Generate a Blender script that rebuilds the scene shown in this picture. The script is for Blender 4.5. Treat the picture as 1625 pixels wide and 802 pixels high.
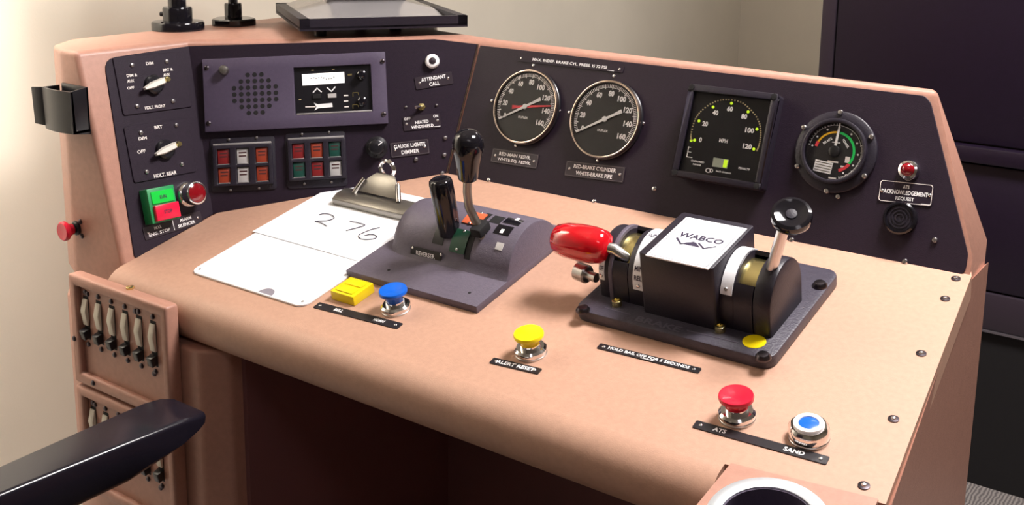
import bpy, bmesh, math, random
import numpy as np
from math import sin, cos, pi, radians, degrees, atan2, hypot
from mathutils import Matrix, Vector

for _o in list(bpy.data.objects): bpy.data.objects.remove(_o)
scene = bpy.context.scene
C = scene.collection
random.seed(4)

# ------------------------------------------------------------------ camera
FPX, CX, CY = 1755.0, 812.5, 192.0            # focal length and optical centre in pixels of the 1625x802 frame
YAW, PITCH, ROLL = np.radians([-36.1, 11.3, -0.6])
ZO = 0.85                                      # height of the panel corner above the floor
def cam_axes(yaw, pitch, roll):
    cy, sy, cp, sp = np.cos(yaw), np.sin(yaw), np.cos(pitch), np.sin(pitch)
    fwd = np.array([sy*cp, cy*cp, -sp]); right = np.array([cy, -sy, 0]); down = -np.cross(right, fwd)
    cr, sr = np.cos(roll), np.sin(roll)
    return np.stack([cr*right+sr*down, -sr*right+cr*down, fwd])
MC = cam_axes(YAW, PITCH, ROLL)
def ray(x, y): return MC.T @ np.array([(x-CX)/FPX, (y-CY)/FPX, 1.0])
class Plane:
    def __init__(s, o, e1, e2):
        s.o = np.array(o, float); s.e1 = np.array(e1, float); s.e1 /= np.linalg.norm(s.e1)
        e2 = np.array(e2, float); e2 = e2-s.e1*(e2@s.e1); s.e2 = e2/np.linalg.norm(e2); s.n = np.cross(s.e1, s.e2)
    def hit(s, x, y, h=0):
        r = ray(x, y); o = s.o+s.n*h-CAM
        return CAM+r*((o@s.n)/(r@s.n))
    def uv(s, x, y, h=0):
        d = s.hit(x, y, h)-s.o; return np.array([d@s.e1, d@s.e2])
    def pt(s, u, v, h=0): return s.o+s.e1*u+s.e2*v+s.n*h
    def frame(s, u, v, h=0, rot=0):
        a = s.e1*cos(rot)+s.e2*sin(rot); b = -s.e1*sin(rot)+s.e2*cos(rot); p = s.pt(u, v, h)
        return Matrix(((a[0], b[0], s.n[0], p[0]), (a[1], b[1], s.n[1], p[1]), (a[2], b[2], s.n[2], p[2]), (0, 0, 0, 1)))
O = np.array([0, 0, ZO])
CAM = O+np.array([1.101, -1.333, 0.432])
camd = bpy.data.cameras.new('camera'); cam = bpy.data.objects.new('camera', camd); C.objects.link(cam)
camd.sensor_fit = 'HORIZONTAL'; camd.sensor_width = 36.0; camd.lens = 36.0*FPX/1625
camd.shift_x = 0.0; camd.shift_y = -(401.0-CY)/1625
camd.clip_start = 0.02; camd.clip_end = 50
r_, d_, f_ = MC
cam.matrix_world = Matrix(((r_[0], -d_[0], -f_[0], CAM[0]), (r_[1], -d_[1], -f_[1], CAM[1]), (r_[2], -d_[2], -f_[2], CAM[2]), (0, 0, 0, 1)))
scene.camera = cam

# ------------------------------------------------------------------ light
w = bpy.data.worlds.new('world'); scene.world = w; w.use_nodes = True
w.node_tree.nodes['Background'].inputs[0].default_value = (0.9, 0.85, 0.8, 1); w.node_tree.nodes['Background'].inputs[1].default_value = 0.1
def area(name, loc, size, power, color, target=None, sy=None):
    l = bpy.data.lights.new(name, 'AREA'); l.shape = 'RECTANGLE'; l.size = size; l.size_y = sy or size; l.energy = power; l.color = color
    ob = bpy.data.objects.new(name, l); C.objects.link(ob); ob.location = loc
    if target is not None:
        ob.rotation_euler = (Vector(target)-Vector(loc)).to_track_quat('-Z', 'Y').to_euler()
    return ob
area('ceiling_lamp_desk', (1.05, 0.15, 2.40), 0.55, 50, (1.0, 0.95, 0.93), (0.98, 0.02, 0), 0.55)
wl = area('ceiling_lamp_wall', (-0.53, -0.62, 2.38), 0.22, 15, (1.0, 0.95, 0.90), (-0.80, -0.66, 1.55), 0.22); wl.data.spread = radians(58)
area('ceiling_lamp_room', (1.6, -1.6, 2.42), 1.2, 3, (1.0, 0.92, 0.96), None, 0.4)
area('rear_corner_fill', (0.3, 1.75, 2.42), 0.6, 10, (1.0, 0.92, 0.90), None, 0.6)  # added fill without a known fixture, brightens the far corner and back wall
scene.view_settings.view_transform = 'Standard'; scene.view_settings.look = 'None'
scene.view_settings.exposure = 0.55; scene.view_settings.gamma = 1.0; scene.view_settings.use_curve_mapping = False

# ------------------------------------------------------------------ materials
def mat(name, col, rough=0.5, metal=0.0, noise=0.0, nscale=60.0, bump=0.0, bscale=300.0, coat=0.0, emit=None, estr=0.0, spec=None):
    m = bpy.data.materials.new(name); m.use_nodes = True; nt = m.node_tree; b = nt.nodes['Principled BSDF']
    b.inputs['Base Color'].default_value = (*col, 1); b.inputs['Roughness'].default_value = rough; b.inputs['Metallic'].default_value = metal
    if spec is not None: b.inputs['Specular IOR Level'].default_value = spec
    b.inputs['Coat Weight'].default_value = coat
    if emit: b.inputs['Emission Color'].default_value = (*emit, 1); b.inputs['Emission Strength'].default_value = estr
    tc = nt.nodes.new('ShaderNodeTexCoord')
    if noise > 0:
        n = nt.nodes.new('ShaderNodeTexNoise'); n.inputs['Scale'].default_value = nscale; n.inputs['Detail'].default_value = 6
        nt.links.new(tc.outputs['Object'], n.inputs['Vector'])
        r = nt.nodes.new('ShaderNodeValToRGB'); r.color_ramp.elements[0].position = 0.3; r.color_ramp.elements[1].position = 0.7
        r.color_ramp.elements[0].color = (*[c*(1-noise) for c in col], 1); r.color_ramp.elements[1].color = (*[min(1, c*(1+noise)) for c in col], 1)
        nt.links.new(n.outputs['Fac'], r.inputs['Fac']); nt.links.new(r.outputs['Color'], b.inputs['Base Color'])
    if bump > 0:
        n2 = nt.nodes.new('ShaderNodeTexNoise'); n2.inputs['Scale'].default_value = bscale; n2.inputs['Detail'].default_value = 3
        nt.links.new(tc.outputs['Object'], n2.inputs['Vector'])
        bp = nt.nodes.new('ShaderNodeBump'); bp.inputs['Strength'].default_value = bump; bp.inputs['Distance'].default_value = 0.002
        nt.links.new(n2.outputs['Fac'], bp.inputs['Height']); nt.links.new(bp.outputs['Normal'], b.inputs['Normal'])
    return m
M = {}
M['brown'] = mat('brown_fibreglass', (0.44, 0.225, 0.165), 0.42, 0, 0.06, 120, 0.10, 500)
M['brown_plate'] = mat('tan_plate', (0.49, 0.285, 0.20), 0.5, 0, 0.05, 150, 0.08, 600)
M['panel'] = mat('black_panel_paint', (0.017, 0.009, 0.019), 0.5, 0, 0.12, 200, 0.15, 700, spec=0.3)
M['plate'] = mat('engraved_plate_black', (0.016, 0.013, 0.016), 0.35)
M['plate_purple'] = mat('engraved_plate_dark', (0.030, 0.020, 0.028), 0.4)
M['radio'] = mat('slate_grey_paint', (0.078, 0.058, 0.102), 0.55, 0, 0.06, 200, 0.1, 700)
M['black'] = mat('black_plastic', (0.010, 0.009, 0.012), 0.3)
M['black_gloss'] = mat('black_gloss', (0.008, 0.007, 0.010), 0.1)
M['cast'] = mat('black_cast_paint', (0.016, 0.012, 0.021), 0.42, 0, 0.1, 150, 0.15, 400)
M['grey_cast'] = mat('charcoal_cast', (0.112, 0.093, 0.126), 0.5, 0, 0.08, 200, 0.2, 500)
M['hole'] = mat('dark_hole', (0.004, 0.003, 0.004), 0.8)
M['chrome'] = mat('chrome', (0.85, 0.83, 0.82), 0.12, 1.0)
M['steel'] = mat('steel', (0.62, 0.60, 0.58), 0.3, 1.0)
M['dull_steel'] = mat('dull_steel', (0.33, 0.31, 0.28), 0.4, 1.0)
M['brass'] = mat('brass', (0.80, 0.68, 0.30), 0.25, 1.0)
M['copper'] = mat('copper_bezel', (0.72, 0.58, 0.50), 0.18, 1.0)
M['screw'] = mat('screw_steel', (0.75, 0.72, 0.72), 0.25, 1.0)
M['screw_dark'] = mat('screw_dark', (0.10, 0.085, 0.095), 0.3, 1.0)
M['white'] = mat('white_print', (0.95, 0.93, 0.93), 0.6)
M['cream_print'] = mat('cream_print', (0.85, 0.78, 0.74), 0.6)
M['paper'] = mat('paper', (0.88, 0.88, 0.90), 0.7)
M['board'] = mat('white_board', (0.86, 0.86, 0.89), 0.45)
M['ink'] = mat('ink', (0.03, 0.02, 0.05), 0.6)
M['red'] = mat('red_plastic', (0.62, 0.010, 0.035), 0.25, coat=0.3)
M['red_gloss'] = mat('red_gloss', (0.62, 0.004, 0.012), 0.10, coat=1.0)
M['red_lens'] = mat('red_lens', (0.22, 0.003, 0.008), 0.12, coat=0.8)
M['blue'] = mat('blue_plastic', (0.005, 0.12, 0.62), 0.28, coat=0.3)
M['yellow'] = mat('yellow_plastic', (0.93, 0.72, 0.005), 0.3)
M['green'] = mat('green_plastic', (0.02, 0.28, 0.09), 0.4)
M['green_lit'] = mat('green_button', (0.01, 0.62, 0.06), 0.3)
M['red_button'] = mat('red_button', (0.75, 0.008, 0.05), 0.3)
M['dark_green'] = mat('dark_green_plate', (0.006, 0.055, 0.028), 0.4)
M['orange'] = mat('orange_plate', (0.62, 0.12, 0.045), 0.45)
M['lamp_red'] = mat('lamp_red', (0.22, 0.014, 0.016), 0.35)
M['lamp_orange'] = mat('lamp_orange', (0.32, 0.045, 0.02), 0.35)
M['lamp_white'] = mat('lamp_white', (0.50, 0.48, 0.47), 0.35)
M['lamp_green'] = mat('lamp_green', (0.010, 0.065, 0.048), 0.35)
M['screen'] = mat('lit_display', (0.8, 0.8, 0.78), 0.4, emit=(1.0, 0.95, 0.92), estr=0.45)
M['lcd'] = mat('lcd', (0.40, 0.44, 0.36), 0.3)
M['led'] = mat('led_green', (0.45, 0.62, 0.02), 0.4, emit=(0.55, 0.85, 0.02), estr=0.45)
M['led_dim'] = mat('led_dim', (0.60, 0.48, 0.26), 0.4)
M['amber_band'] = mat('amber_band', (0.90, 0.50, 0.01), 0.5)
M['green_band'] = mat('green_band', (0.01, 0.65, 0.12), 0.5)
M['red_band'] = mat('red_band', (0.80, 0.05, 0.07), 0.5)
M['dial'] = mat('dial_black', (0.014, 0.011, 0.013), 0.5)
M['wall'] = mat('wall_paint', (0.74, 0.68, 0.56), 0.85, 0, 0.02, 8, 0.05, 200)
M['ceil'] = mat('ceiling_paint', (0.8, 0.78, 0.74), 0.9)
M['cab'] = mat('cabinet_black', (0.011, 0.005, 0.016), 0.42, 0, 0.1, 60, 0.1, 300)
M['cab2'] = mat('cabinet_edge', (0.035, 0.025, 0.036), 0.4)
M['cab_line'] = mat('cabinet_aluminium', (0.20, 0.18, 0.20), 0.4, 0.6)
M['rubber'] = mat('armrest_pu', (0.012, 0.010, 0.017), 0.22)
M['alu'] = mat('aluminium_ring', (0.80, 0.84, 0.88), 0.35, 0.7)
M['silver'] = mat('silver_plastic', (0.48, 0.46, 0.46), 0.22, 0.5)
M['breaker'] = mat('breaker_ivory', (0.72, 0.66, 0.55), 0.4)
M['kick'] = mat('kneehole_dark_brown', (0.22, 0.09, 0.09), 0.6)  # darker brown for the kneehole panels
# carpet with woven streaks
m = mat('carpet', (0.19, 0.17, 0.16), 0.95, 0, 0.25, 300, 0.6, 500); M['carpet'] = m
nt = m.node_tree; wv = nt.nodes.new('ShaderNodeTexWave'); wv.inputs['Scale'].default_value = 40; wv.inputs['Distortion'].default_value = 5; wv.inputs['Detail'].default_value = 3
tc = [n for n in nt.nodes if n.type == 'TEX_COORD'][0]; nt.links.new(tc.outputs['Object'], wv.inputs['Vector'])
rp = nt.nodes.new('ShaderNodeValToRGB'); rp.color_ramp.elements[0].color = (0.11, 0.095, 0.095, 1); rp.color_ramp.elements[1].color = (0.30, 0.27, 0.25, 1)
nt.links.new(wv.outputs['Fac'], rp.inputs['Fac']); nt.links.new(rp.outputs['Color'], nt.nodes['Principled BSDF'].inputs['Base Color'])
# instrument glass: clear with a mirror-like sheen at grazing angles
m = bpy.data.materials.new('instrument_glass'); m.use_nodes = True; nt = m.node_tree; nt.nodes.remove(nt.nodes['Principled BSDF'])
tr = nt.nodes.new('ShaderNodeBsdfTransparent'); gl = nt.nodes.new('ShaderNodeBsdfGlossy'); gl.inputs['Roughness'].default_value = 0.08
fr = nt.nodes.new('ShaderNodeFresnel'); fr.inputs['IOR'].default_value = 1.22; mx = nt.nodes.new('ShaderNodeMixShader')
nt.links.new(fr.outputs[0], mx.inputs[0]); nt.links.new(tr.outputs[0], mx.inputs[1]); nt.links.new(gl.outputs[0], mx.inputs[2])
nt.links.new(mx.outputs[0], nt.nodes['Material Output'].inputs[0]); M['glass'] = m
m = M['glass'].copy(); m.name = 'anti_glare_glass'; M['glass_ag'] = m
[n for n in m.node_tree.nodes if n.type == 'FRESNEL'][0].inputs['IOR'].default_value = 1.06

M['satin'] = mat('satin_metal', (0.85, 0.80, 0.72), 0.5, 0.4)

# ------------------------------------------------------------------ mesh helpers
I4 = Matrix.Identity(4)
def T(x, y, z=0): return Matrix.Translation((x, y, z))
def RX(a): return Matrix.Rotation(a, 4, 'X')
def RY(a): return Matrix.Rotation(a, 4, 'Y')
def RZ(a): return Matrix.Rotation(a, 4, 'Z')
def box(bm, x0, x1, y0, y1, z0, z1, m=I4):
    vs = [bm.verts.new(m @ Vector(p)) for p in ((x0, y0, z0), (x1, y0, z0), (x1, y1, z0), (x0, y1, z0), (x0, y0, z1), (x1, y0, z1), (x1, y1, z1), (x0, y1, z1))]
    for f in ((3, 2, 1, 0), (4, 5, 6, 7), (0, 1, 5, 4), (1, 2, 6, 5), (2, 3, 7, 6), (3, 0, 4, 7)): bm.faces.new([vs[i] for i in f])
def prism(bm, poly, z0, z1, m=I4):
    a = [bm.verts.new(m @ Vector((p[0], p[1], z0))) for p in poly]; b = [bm.verts.new(m @ Vector((p[0], p[1], z1))) for p in poly]
    n = len(poly); bm.faces.new(a[::-1]); bm.faces.new(b)
    for i in range(n): bm.faces.new((a[i], a[(i+1) % n], b[(i+1) % n], b[i]))
def loft(bm, rings, closed=True, caps=True):
    R = [[bm.verts.new(Vector(p)) for p in r] for r in rings]; n = len(R[0])
    for A, B in zip(R, R[1:]):
        for i in range(n if closed else n-1): bm.faces.new((A[i], A[(i+1) % n], B[(i+1) % n], B[i]))
    if caps: bm.faces.new(R[0][::-1]); bm.faces.new(R[-1])
def lathe(bm, prof, seg=24, m=I4, cap=True):
    rings = [[m @ Vector((r*cos(2*pi*k/seg), r*sin(2*pi*k/seg), z)) for k in range(seg)] for r, z in prof]
    loft(bm, rings, True, cap)
def annulus(bm, r0, r1, z0, z1, seg=48, m=I4):
    P = [(r0, z0), (r1, z0), (r1, z1), (r0, z1)]
    R = [[bm.verts.new(m @ Vector((r*cos(2*pi*k/seg), r*sin(2*pi*k/seg), z))) for k in range(seg)] for r, z in P]
    for j in range(4):
        A, B = R[j], R[(j+1) % 4]
        for k in range(seg): bm.faces.new((A[k], A[(k+1) % seg], B[(k+1) % seg], B[k]))
def tube(bm, pts, r, seg=12):
    pts = [Vector(p) for p in pts]; rr = r if isinstance(r, (list, tuple)) else [r]*len(pts); rings = []
    a = None
    for i, p in enumerate(pts):
        t = (pts[min(i+1, len(pts)-1)]-pts[max(i-1, 0)]).normalized()
        if a is None: a = Vector((0, 0, 1)) if abs(t.z) < 0.8 else Vector((1, 0, 0))
        a = (a-t*a.dot(t)).normalized(); b = t.cross(a)
        rings.append([p+(a*cos(2*pi*k/seg)+b*sin(2*pi*k/seg))*rr[i] for k in range(seg)])
    loft(bm, rings)
def rrect(x0, x1, y0, y1, r, seg=4):
    out = []
    for cx, cy, a0 in ((x1-r, y1-r, 0), (x0+r, y1-r, pi/2), (x0+r, y0+r, pi), (x1-r, y0+r, 1.5*pi)):
        for k in range(seg+1): a = a0+k*pi/2/seg; out.append((cx+r*cos(a), cy+r*sin(a)))
    return out
def hexa(r): return [(r*cos(k*pi/3), r*sin(k*pi/3)) for k in range(6)]
def new(): return bmesh.new()
def finish(bm, smooth=True, bevel=0, seg=2, ang=35):
    bmesh.ops.remove_doubles(bm, verts=bm.verts, dist=1e-6)
    bmesh.ops.recalc_face_normals(bm, faces=bm.faces)
    if bevel:
        ed = [e for e in bm.edges if len(e.link_faces) == 2 and e.calc_face_angle(0) > radians(ang)]
        bmesh.ops.bevel(bm, geom=ed, offset=bevel, segments=seg, affect='EDGES', profile=0.5, clamp_overlap=True)
    me = bpy.data.meshes.new('mesh'); bm.to_mesh(me); bm.free()
    if smooth:
        for p in me.polygons: p.use_smooth = True
        try: me.set_sharp_from_angle(angle=radians(40))
        except Exception: pass
    return me
def link(name, me, m, parent=None, matrix=None, kind=None, label=None):
    ob = bpy.data.objects.new(name, me); C.objects.link(ob)
    if m is not None and not len(me.materials): me.materials.append(M[m] if isinstance(m, str) else m)
    if parent is not None: ob.parent = parent
    if matrix is not None: ob.matrix_local = matrix
    if kind: ob['kind'] = kind
    if label: ob['label'] = label
    return ob
def part(name, bm, m, parent, matrix=None, bevel=0, seg=2, label=None, kind=None, smooth=True):
    return link(name, finish(bm, smooth, bevel, seg), m, parent, matrix, kind, label)
def thing(name, label, cat, matrix=I4, group=None):
    o = bpy.data.objects.new(name, None); C.objects.link(o); o.matrix_world = matrix; o.empty_display_size = 0.02
    o['label'] = label; o['category'] = cat
    if group: o['group'] = group
    return o
def struct(name, bm, m, **k):
    ob = part(name, bm, m, None, **k); ob['kind'] = 'structure'; return ob
TX = {}
def text_mesh(s, bold=0.0):
    cu = bpy.data.curves.new('t', 'FONT'); cu.body = s; cu.size = 1; cu.align_x = 'LEFT'; cu.offset = bold; cu.resolution_u = 2
    ob = bpy.data.objects.new('t', cu); C.objects.link(ob)
    bpy.context.view_layer.update()
    me = bpy.data.meshes.new_from_object(ob.evaluated_get(bpy.context.evaluated_depsgraph_get()))
    bpy.data.objects.remove(ob); bpy.data.curves.remove(cu)
    v = np.array([x.co[:] for x in me.vertices]); return me, v.min(0), v.max(0)
def lettering(parent, s, cx, cy, width, height, z, m='white', rot=0.0, bold=0.028, name='lettering'):
    """a printed word centred at (cx, cy), stretched to width x height (width None keeps the type's shape)"""
    if s not in TX: TX[s] = text_mesh(s, bold)
    me, lo, hi = TX[s]; me = me.copy(); me.materials.clear()
    sy = height/(hi[1]-lo[1]); sx = width/(hi[0]-lo[0]) if width else sy
    mm = T(cx, cy, z) @ RZ(rot) @ Matrix.Diagonal((sx, sy, 1, 1)) @ T(-(lo[0]+hi[0])/2, -(lo[1]+hi[1])/2, 0)
    me.transform(mm)
    return link(name, me, m, parent)
# shared screw meshes (head axis +z)
def screw_mesh(r, h, m, recess=True):
    bm = new(); lathe(bm, [(r, 0), (r, h*0.45), (r*0.72, h*0.9), (r*0.35, h)], 10)
    me = finish(bm); me.materials.append(M[m]); return me
SC = {'s': screw_mesh(0.0026, 0.0022, 'screw'), 'm': screw_mesh(0.0038, 0.0030, 'screw'), 'd': screw_mesh(0.0040, 0.0028, 'screw_dark'), 'xs': screw_mesh(0.0020, 0.0012, 'screw')}
def screw(parent, x, y, z=0.0, kind='s', name='screw', rx=None):
    ob = bpy.data.objects.new(name, SC[kind]); C.objects.link(ob); ob.parent = parent; ob.matrix_local = T(x, y, z) @ (rx or I4); return ob

# ------------------------------------------------------------------ reference planes of the console
SL, TI = radians(12.8), radians(19.8)          # the desk slopes towards the seat; the gauge panel leans back
desk = Plane(O, (1, 0, 0), (0, cos(SL), sin(SL)))
P3 = Plane(O, (1, 0, 0), (0, sin(TI), cos(TI)))
p3t = P3.hit(760, 68)
b2 = desk.hit(338, 339.5)
P2 = Plane(O, O-b2, p3t-O)
b2t = P2.hit(299, 72)
c1 = desk.hit(215, 411)
P1 = Plane(b2, b2-c1, b2t-b2)
def respin(p, ang):                             # turn the plane's own axes to run along its instruments
    a = p.e1*cos(ang)+p.e2*sin(ang); b = -p.e1*sin(ang)+p.e2*cos(ang); p.e1, p.e2 = a, b
respin(P2, radians(-6.8)); respin(P1, radians(-15.0))
def width_px(pl, a, b, h=0): return float(np.linalg.norm(pl.uv(*a, h)-pl.uv(*b, h)))
def fr(pl, px, py, h=0.0, rot=0.0): return pl.frame(*pl.uv(px, py), h, rot)
def loc(f, pl, px, py, h=0.0):                  # a pixel as local coordinates of frame f at height h over the plane
    v = f.inverted() @ Vector(pl.hit(px, py, h)); return v.x, v.y
Z = lambda z: ZO+z

# ================================================================== SETTING
bm = new(); box(bm, -0.95, 6.2, -5.7, 3.3, -0.1, 0.0); struct('floor', bm, 'carpet')
bm = new(); box(bm, -0.95, 6.2, -5.7, 3.3, 2.5, 2.6); struct('ceiling', bm, 'ceil')
bm = new(); box(bm, -0.95, -0.80, -5.7, 3.3, 0, 2.5); struct('wall_left', bm, 'wall')
bm = new(); box(bm, -0.80, 6.2, 2.84, 3.3, 0, 2.5); struct('wall_back', bm, 'wall')
bm = new(); box(bm, 6.0, 6.2, -5.5, 2.84, 0, 2.5); struct('wall_right', bm, 'wall')
bm = new(); box(bm, -0.80, 6.0, -5.7, -5.5, 0, 2.5); struct('wall_front', bm, 'wall')

# ================================================================== CONSOLE
con = thing('control_console', 'tan moulded train control console with black instrument panels and sloping desk', 'console')
# --- housing behind the instrument panels
ZT = Z(0.210)
def meet(*pls):                                 # common point of three planes given as (normal, point)
    A = np.array([n for n, p in pls]); B = np.array([np.dot(n, p) for n, p in pls]); return np.linalg.solve(A, B)
zN = np.array([0, 0, 1.0]); D = 0.002
def pl_(p): return (p.n, p.o-p.n*D)
fy = -0.423
PF = (np.array([0, -1.0, 0]), np.array([0, fy, 0]))
def ring_at(z):
    zp = (zN, np.array([0, 0, z]))
    a = meet(PF, pl_(P1), zp); b = meet(pl_(P1), pl_(P2), zp); c = meet(pl_(P2), pl_(P3), zp)
    t = (z-ZO)/0.205
    d = np.array([0.803-0.075*max(0, min(1.05, (t-0.1)/0.9)), meet(pl_(P3), (np.array([1.0, 0, 0]), np.zeros(3)), zp)[1], z])
    zr = z-(0.006 if z > ZT-1e-6 else 0); d[2] = zr
    return [np.array([-0.385, fy, z]), a, b, c, d, np.array([d[0]-0.004, 0.094, zr]), np.array([0.03, 0.100, z]), np.array([-0.13, 0.135, z]), np.array([-0.30, 0.33, z]),
            np.array([-0.49, 0.33, z]), np.array([-0.485, -0.345, z]), np.array([-0.445, -0.398, z])]
bm = new()
loft(bm, [ring_at(Z(-0.135)), ring_at(Z(0.02)), ring_at(ZT)])
bmesh.ops.recalc_face_normals(bm, faces=bm.faces)
top = [e for e in bm.edges if all(v.co.z > ZT-0.01 for v in e.verts)]
side = [e for e in bm.edges if abs(e.verts[0].co.z-e.verts[1].co.z) > 0.05 and all(v.co.y < fy+0.09 and v.co.x < -0.2 for v in e.verts)]
bmesh.ops.bevel(bm, geom=top+side, offset=0.013, segments=5, affect='EDGES', profile=0.5, clamp_overlap=True)
me = finish(bm); link('instrument_housing', me, 'brown', con)
# --- desk slab with a bullnose front, drawn in the desk's own (v, h) plane and run along x
def desk_run(name, x0, x1, prof, m, parent=con, skew=0.0, **k):
    bm = new(); loft(bm, [[desk.pt(x, v, h) for v, h in prof] for x in (x0, x1)]); return part(name, bm, m, parent, **k)
rb = 0.036; vc = -0.438
nose = [(vc+rb*cos(a), -rb+rb*sin(a)) for a in [radians(90+k*15) for k in range(0, 13)]]
prof = [(0.02, 0.0)]+nose+[(0.02, -2*rb)]
bm = new()
xr = lambda v: 0.800+(-v)*0.088
XW = 0.694
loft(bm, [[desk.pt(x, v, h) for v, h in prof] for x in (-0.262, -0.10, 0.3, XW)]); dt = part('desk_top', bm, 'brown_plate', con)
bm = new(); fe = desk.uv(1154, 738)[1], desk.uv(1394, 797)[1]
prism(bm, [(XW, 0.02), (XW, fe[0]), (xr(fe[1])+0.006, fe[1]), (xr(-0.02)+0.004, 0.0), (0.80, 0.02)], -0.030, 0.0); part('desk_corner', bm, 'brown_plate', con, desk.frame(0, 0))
# a wing of the desk carries the cup holder beyond the front edge
cq = [desk.uv(1154, 738), desk.uv(1394, 797)]
wing = [(cq[0][0]+0.004, cq[0][1]), (cq[1][0], cq[1][1]), (cq[1][0]+0.014, -0.62), (cq[0][0]-0.004, -0.62)]
CUPU, CUPV, CUPR = 0.762, -0.490, 0.0555
bm = new()                                       # plate with a round opening
seg = 48
outer = []
def ray_poly(a):
    best = None
    for i in range(4):
        p, q = np.array(wing[i]), np.array(wing[(i+1) % 4]); d = np.array([cos(a), sin(a)]); A = np.array([d, -(q-p)]).T
        if abs(np.linalg.det(A)) < 1e-9: continue
        t, s = np.linalg.solve(A, p-np.array([CUPU, CUPV]))
        if t > 0 and -1e-6 <= s <= 1+1e-6 and (best is None or t < best): best = t
    return np.array([CUPU, CUPV])+best*np.array([cos(a), sin(a)])
angs = sorted([2*pi*k/seg for k in range(seg)]+[atan2(p[1]-CUPV, p[0]-CUPU) % (2*pi) for p in wing])
ro = [ray_poly(a) for a in angs]; ri = [np.array([CUPU, CUPV])+CUPR*0.8*np.array([cos(a), sin(a)]) for a in angs]
R4 = [[bm.verts.new(desk.pt(p[0], p[1], h)) for p in rr] for rr, h in ((ro, 0.0035), (ri, 0.0035), (ri, -0.03), (ro, -0.03))]
for j in range(4):
    A, B = R4[j], R4[(j+1) % 4]
    for k in range(len(angs)): bm.faces.new((A[k], A[(k+1) % len(angs)], B[(k+1) % len(angs)], B[k]))
part('cup_shelf', bm, 'brown', con)
# --- pedestals, side and kneehole
def vprism(name, poly, z0, z1, m, bevel=0.0):
    bm = new(); prism(bm, poly, z0, z1); return part(name, bm, m, con, bevel=bevel, seg=4)
vprism('pedestal', [(-0.46, -0.385), (-0.40, -0.430), (-0.318, -0.456), (-0.055, -0.456), (-0.022, -0.43), (-0.022, 0.09), (-0.46, 0.09)], 0.02, Z(-0.165), 'brown', 0.006)
bm = new()
sp = [(0.8035, 0.094), (0.8035, -0.002), (0.8465, -0.412), (0.858, -0.60)]
def dz(y): return ZO+min(y, 0)*math.tan(SL)-0.008
outer = [(x, y) for x, y in sp]; inner = [(x-0.03, y) for x, y in sp]
loft(bm, [[(x, y, 0.0), (x-0.03, y, 0.0), (x-0.03, y, dz(y)-0.03), (x, y, dz(y))] for x, y in sp])
part('side_panel', bm, 'brown', con)
bm = new(); box(bm, -0.024, -0.014, -0.41, 0.03, 0.0, Z(-0.17)); part('kneehole_panel', bm, 'kick', con)  # thin darker sheet over the pedestal's side facing the kneehole
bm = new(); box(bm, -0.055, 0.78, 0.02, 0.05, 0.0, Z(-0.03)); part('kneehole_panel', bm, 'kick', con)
bm = new(); box(bm, 0.70, 0.80, -0.60, 0.02, 0.0, Z(-0.19)); part('pedestal', bm, 'brown', con)

# --- black instrument panels
def panel(pl, quad, r=0.0, t=0.003):
    f = pl.frame(0, 0); q = [loc(f, pl, *p) for p in quad]
    if r:
        out = []; n = len(q)
        for i in range(n):
            p = np.array(q[i]); a = np.array(q[i-1])-p; b = np.array(q[(i+1) % n])-p; rr = r[i] if isinstance(r, (list, tuple)) else r
            a = p+a/np.linalg.norm(a)*rr; b = p+b/np.linalg.norm(b)*rr
            for k in range(5):
                s = k/4; out.append(tuple((1-s)**2*a+2*s*(1-s)*p+s*s*b))
        q = out
    bm = new(); prism(bm, q, -t, 0.0)
    return part('instrument_panel', bm, 'panel', con, f, bevel=0.0006, seg=1)
pan1 = panel(P1, [(214, 411), (339, 340), (301, 73), (165, 93)], [0.006, 0.001, 0.001, 0.02])
pan2 = panel(P2, [(336, 340), (708, 275), (757, 70), (690, 62), (298, 73)], [0.001]*5)
pan3 = panel(P3, [(711, 276), (1531, 439), (1536, 403), (1477, 163), (1468, 152), (762, 72)], [0.001, 0.012, 0.004, 0.004, 0.004, 0.001])
f = P3.frame(0, 0); bm = new()                  # bright seam between the two panels
a = loc(f, P3, 709, 275); b = loc(f, P3, 759, 70); tube(bm, [(a[0], a[1], 0.0), (b[0], b[1], 0.0)], 0.0016, 8); part('seam_trim', bm, 'copper', con, f)
for pan, pl, pts in ((pan1, P1, [(175, 117), (196, 259), (215, 384)]),
                     (pan2, P2, [(351, 75), (539, 70), (688, 69), (745, 102), (726, 178), (704, 255), (497, 307), (364, 339)]),
                     (pan3, P3, [(743, 175), (777, 282), (944, 317), (1054, 225), (1149, 129), (1257, 379), (1437, 411), (1499, 296), (1360, 155)])):
    for p in pts:
        x, y = loc(pan.matrix_local, pl, *p); screw(pan, x, y, 0.0, 'm')
for p in [(1517, 443), (1500, 475), (1462, 562), (1418, 666), (1371, 772)]:
    bmw = new(); lathe(bmw, [(0.0055, 0), (0.0055, 0.0012), (0.003, 0.0016)], 14); u, v = desk.uv(*p)
    wsh = part('washer', bmw, 'screw_dark', dt, desk.frame(u, v, 0.0))
    screw(dt, *desk.pt(u, v, 0.001), 's', rx=RX(SL))

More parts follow.
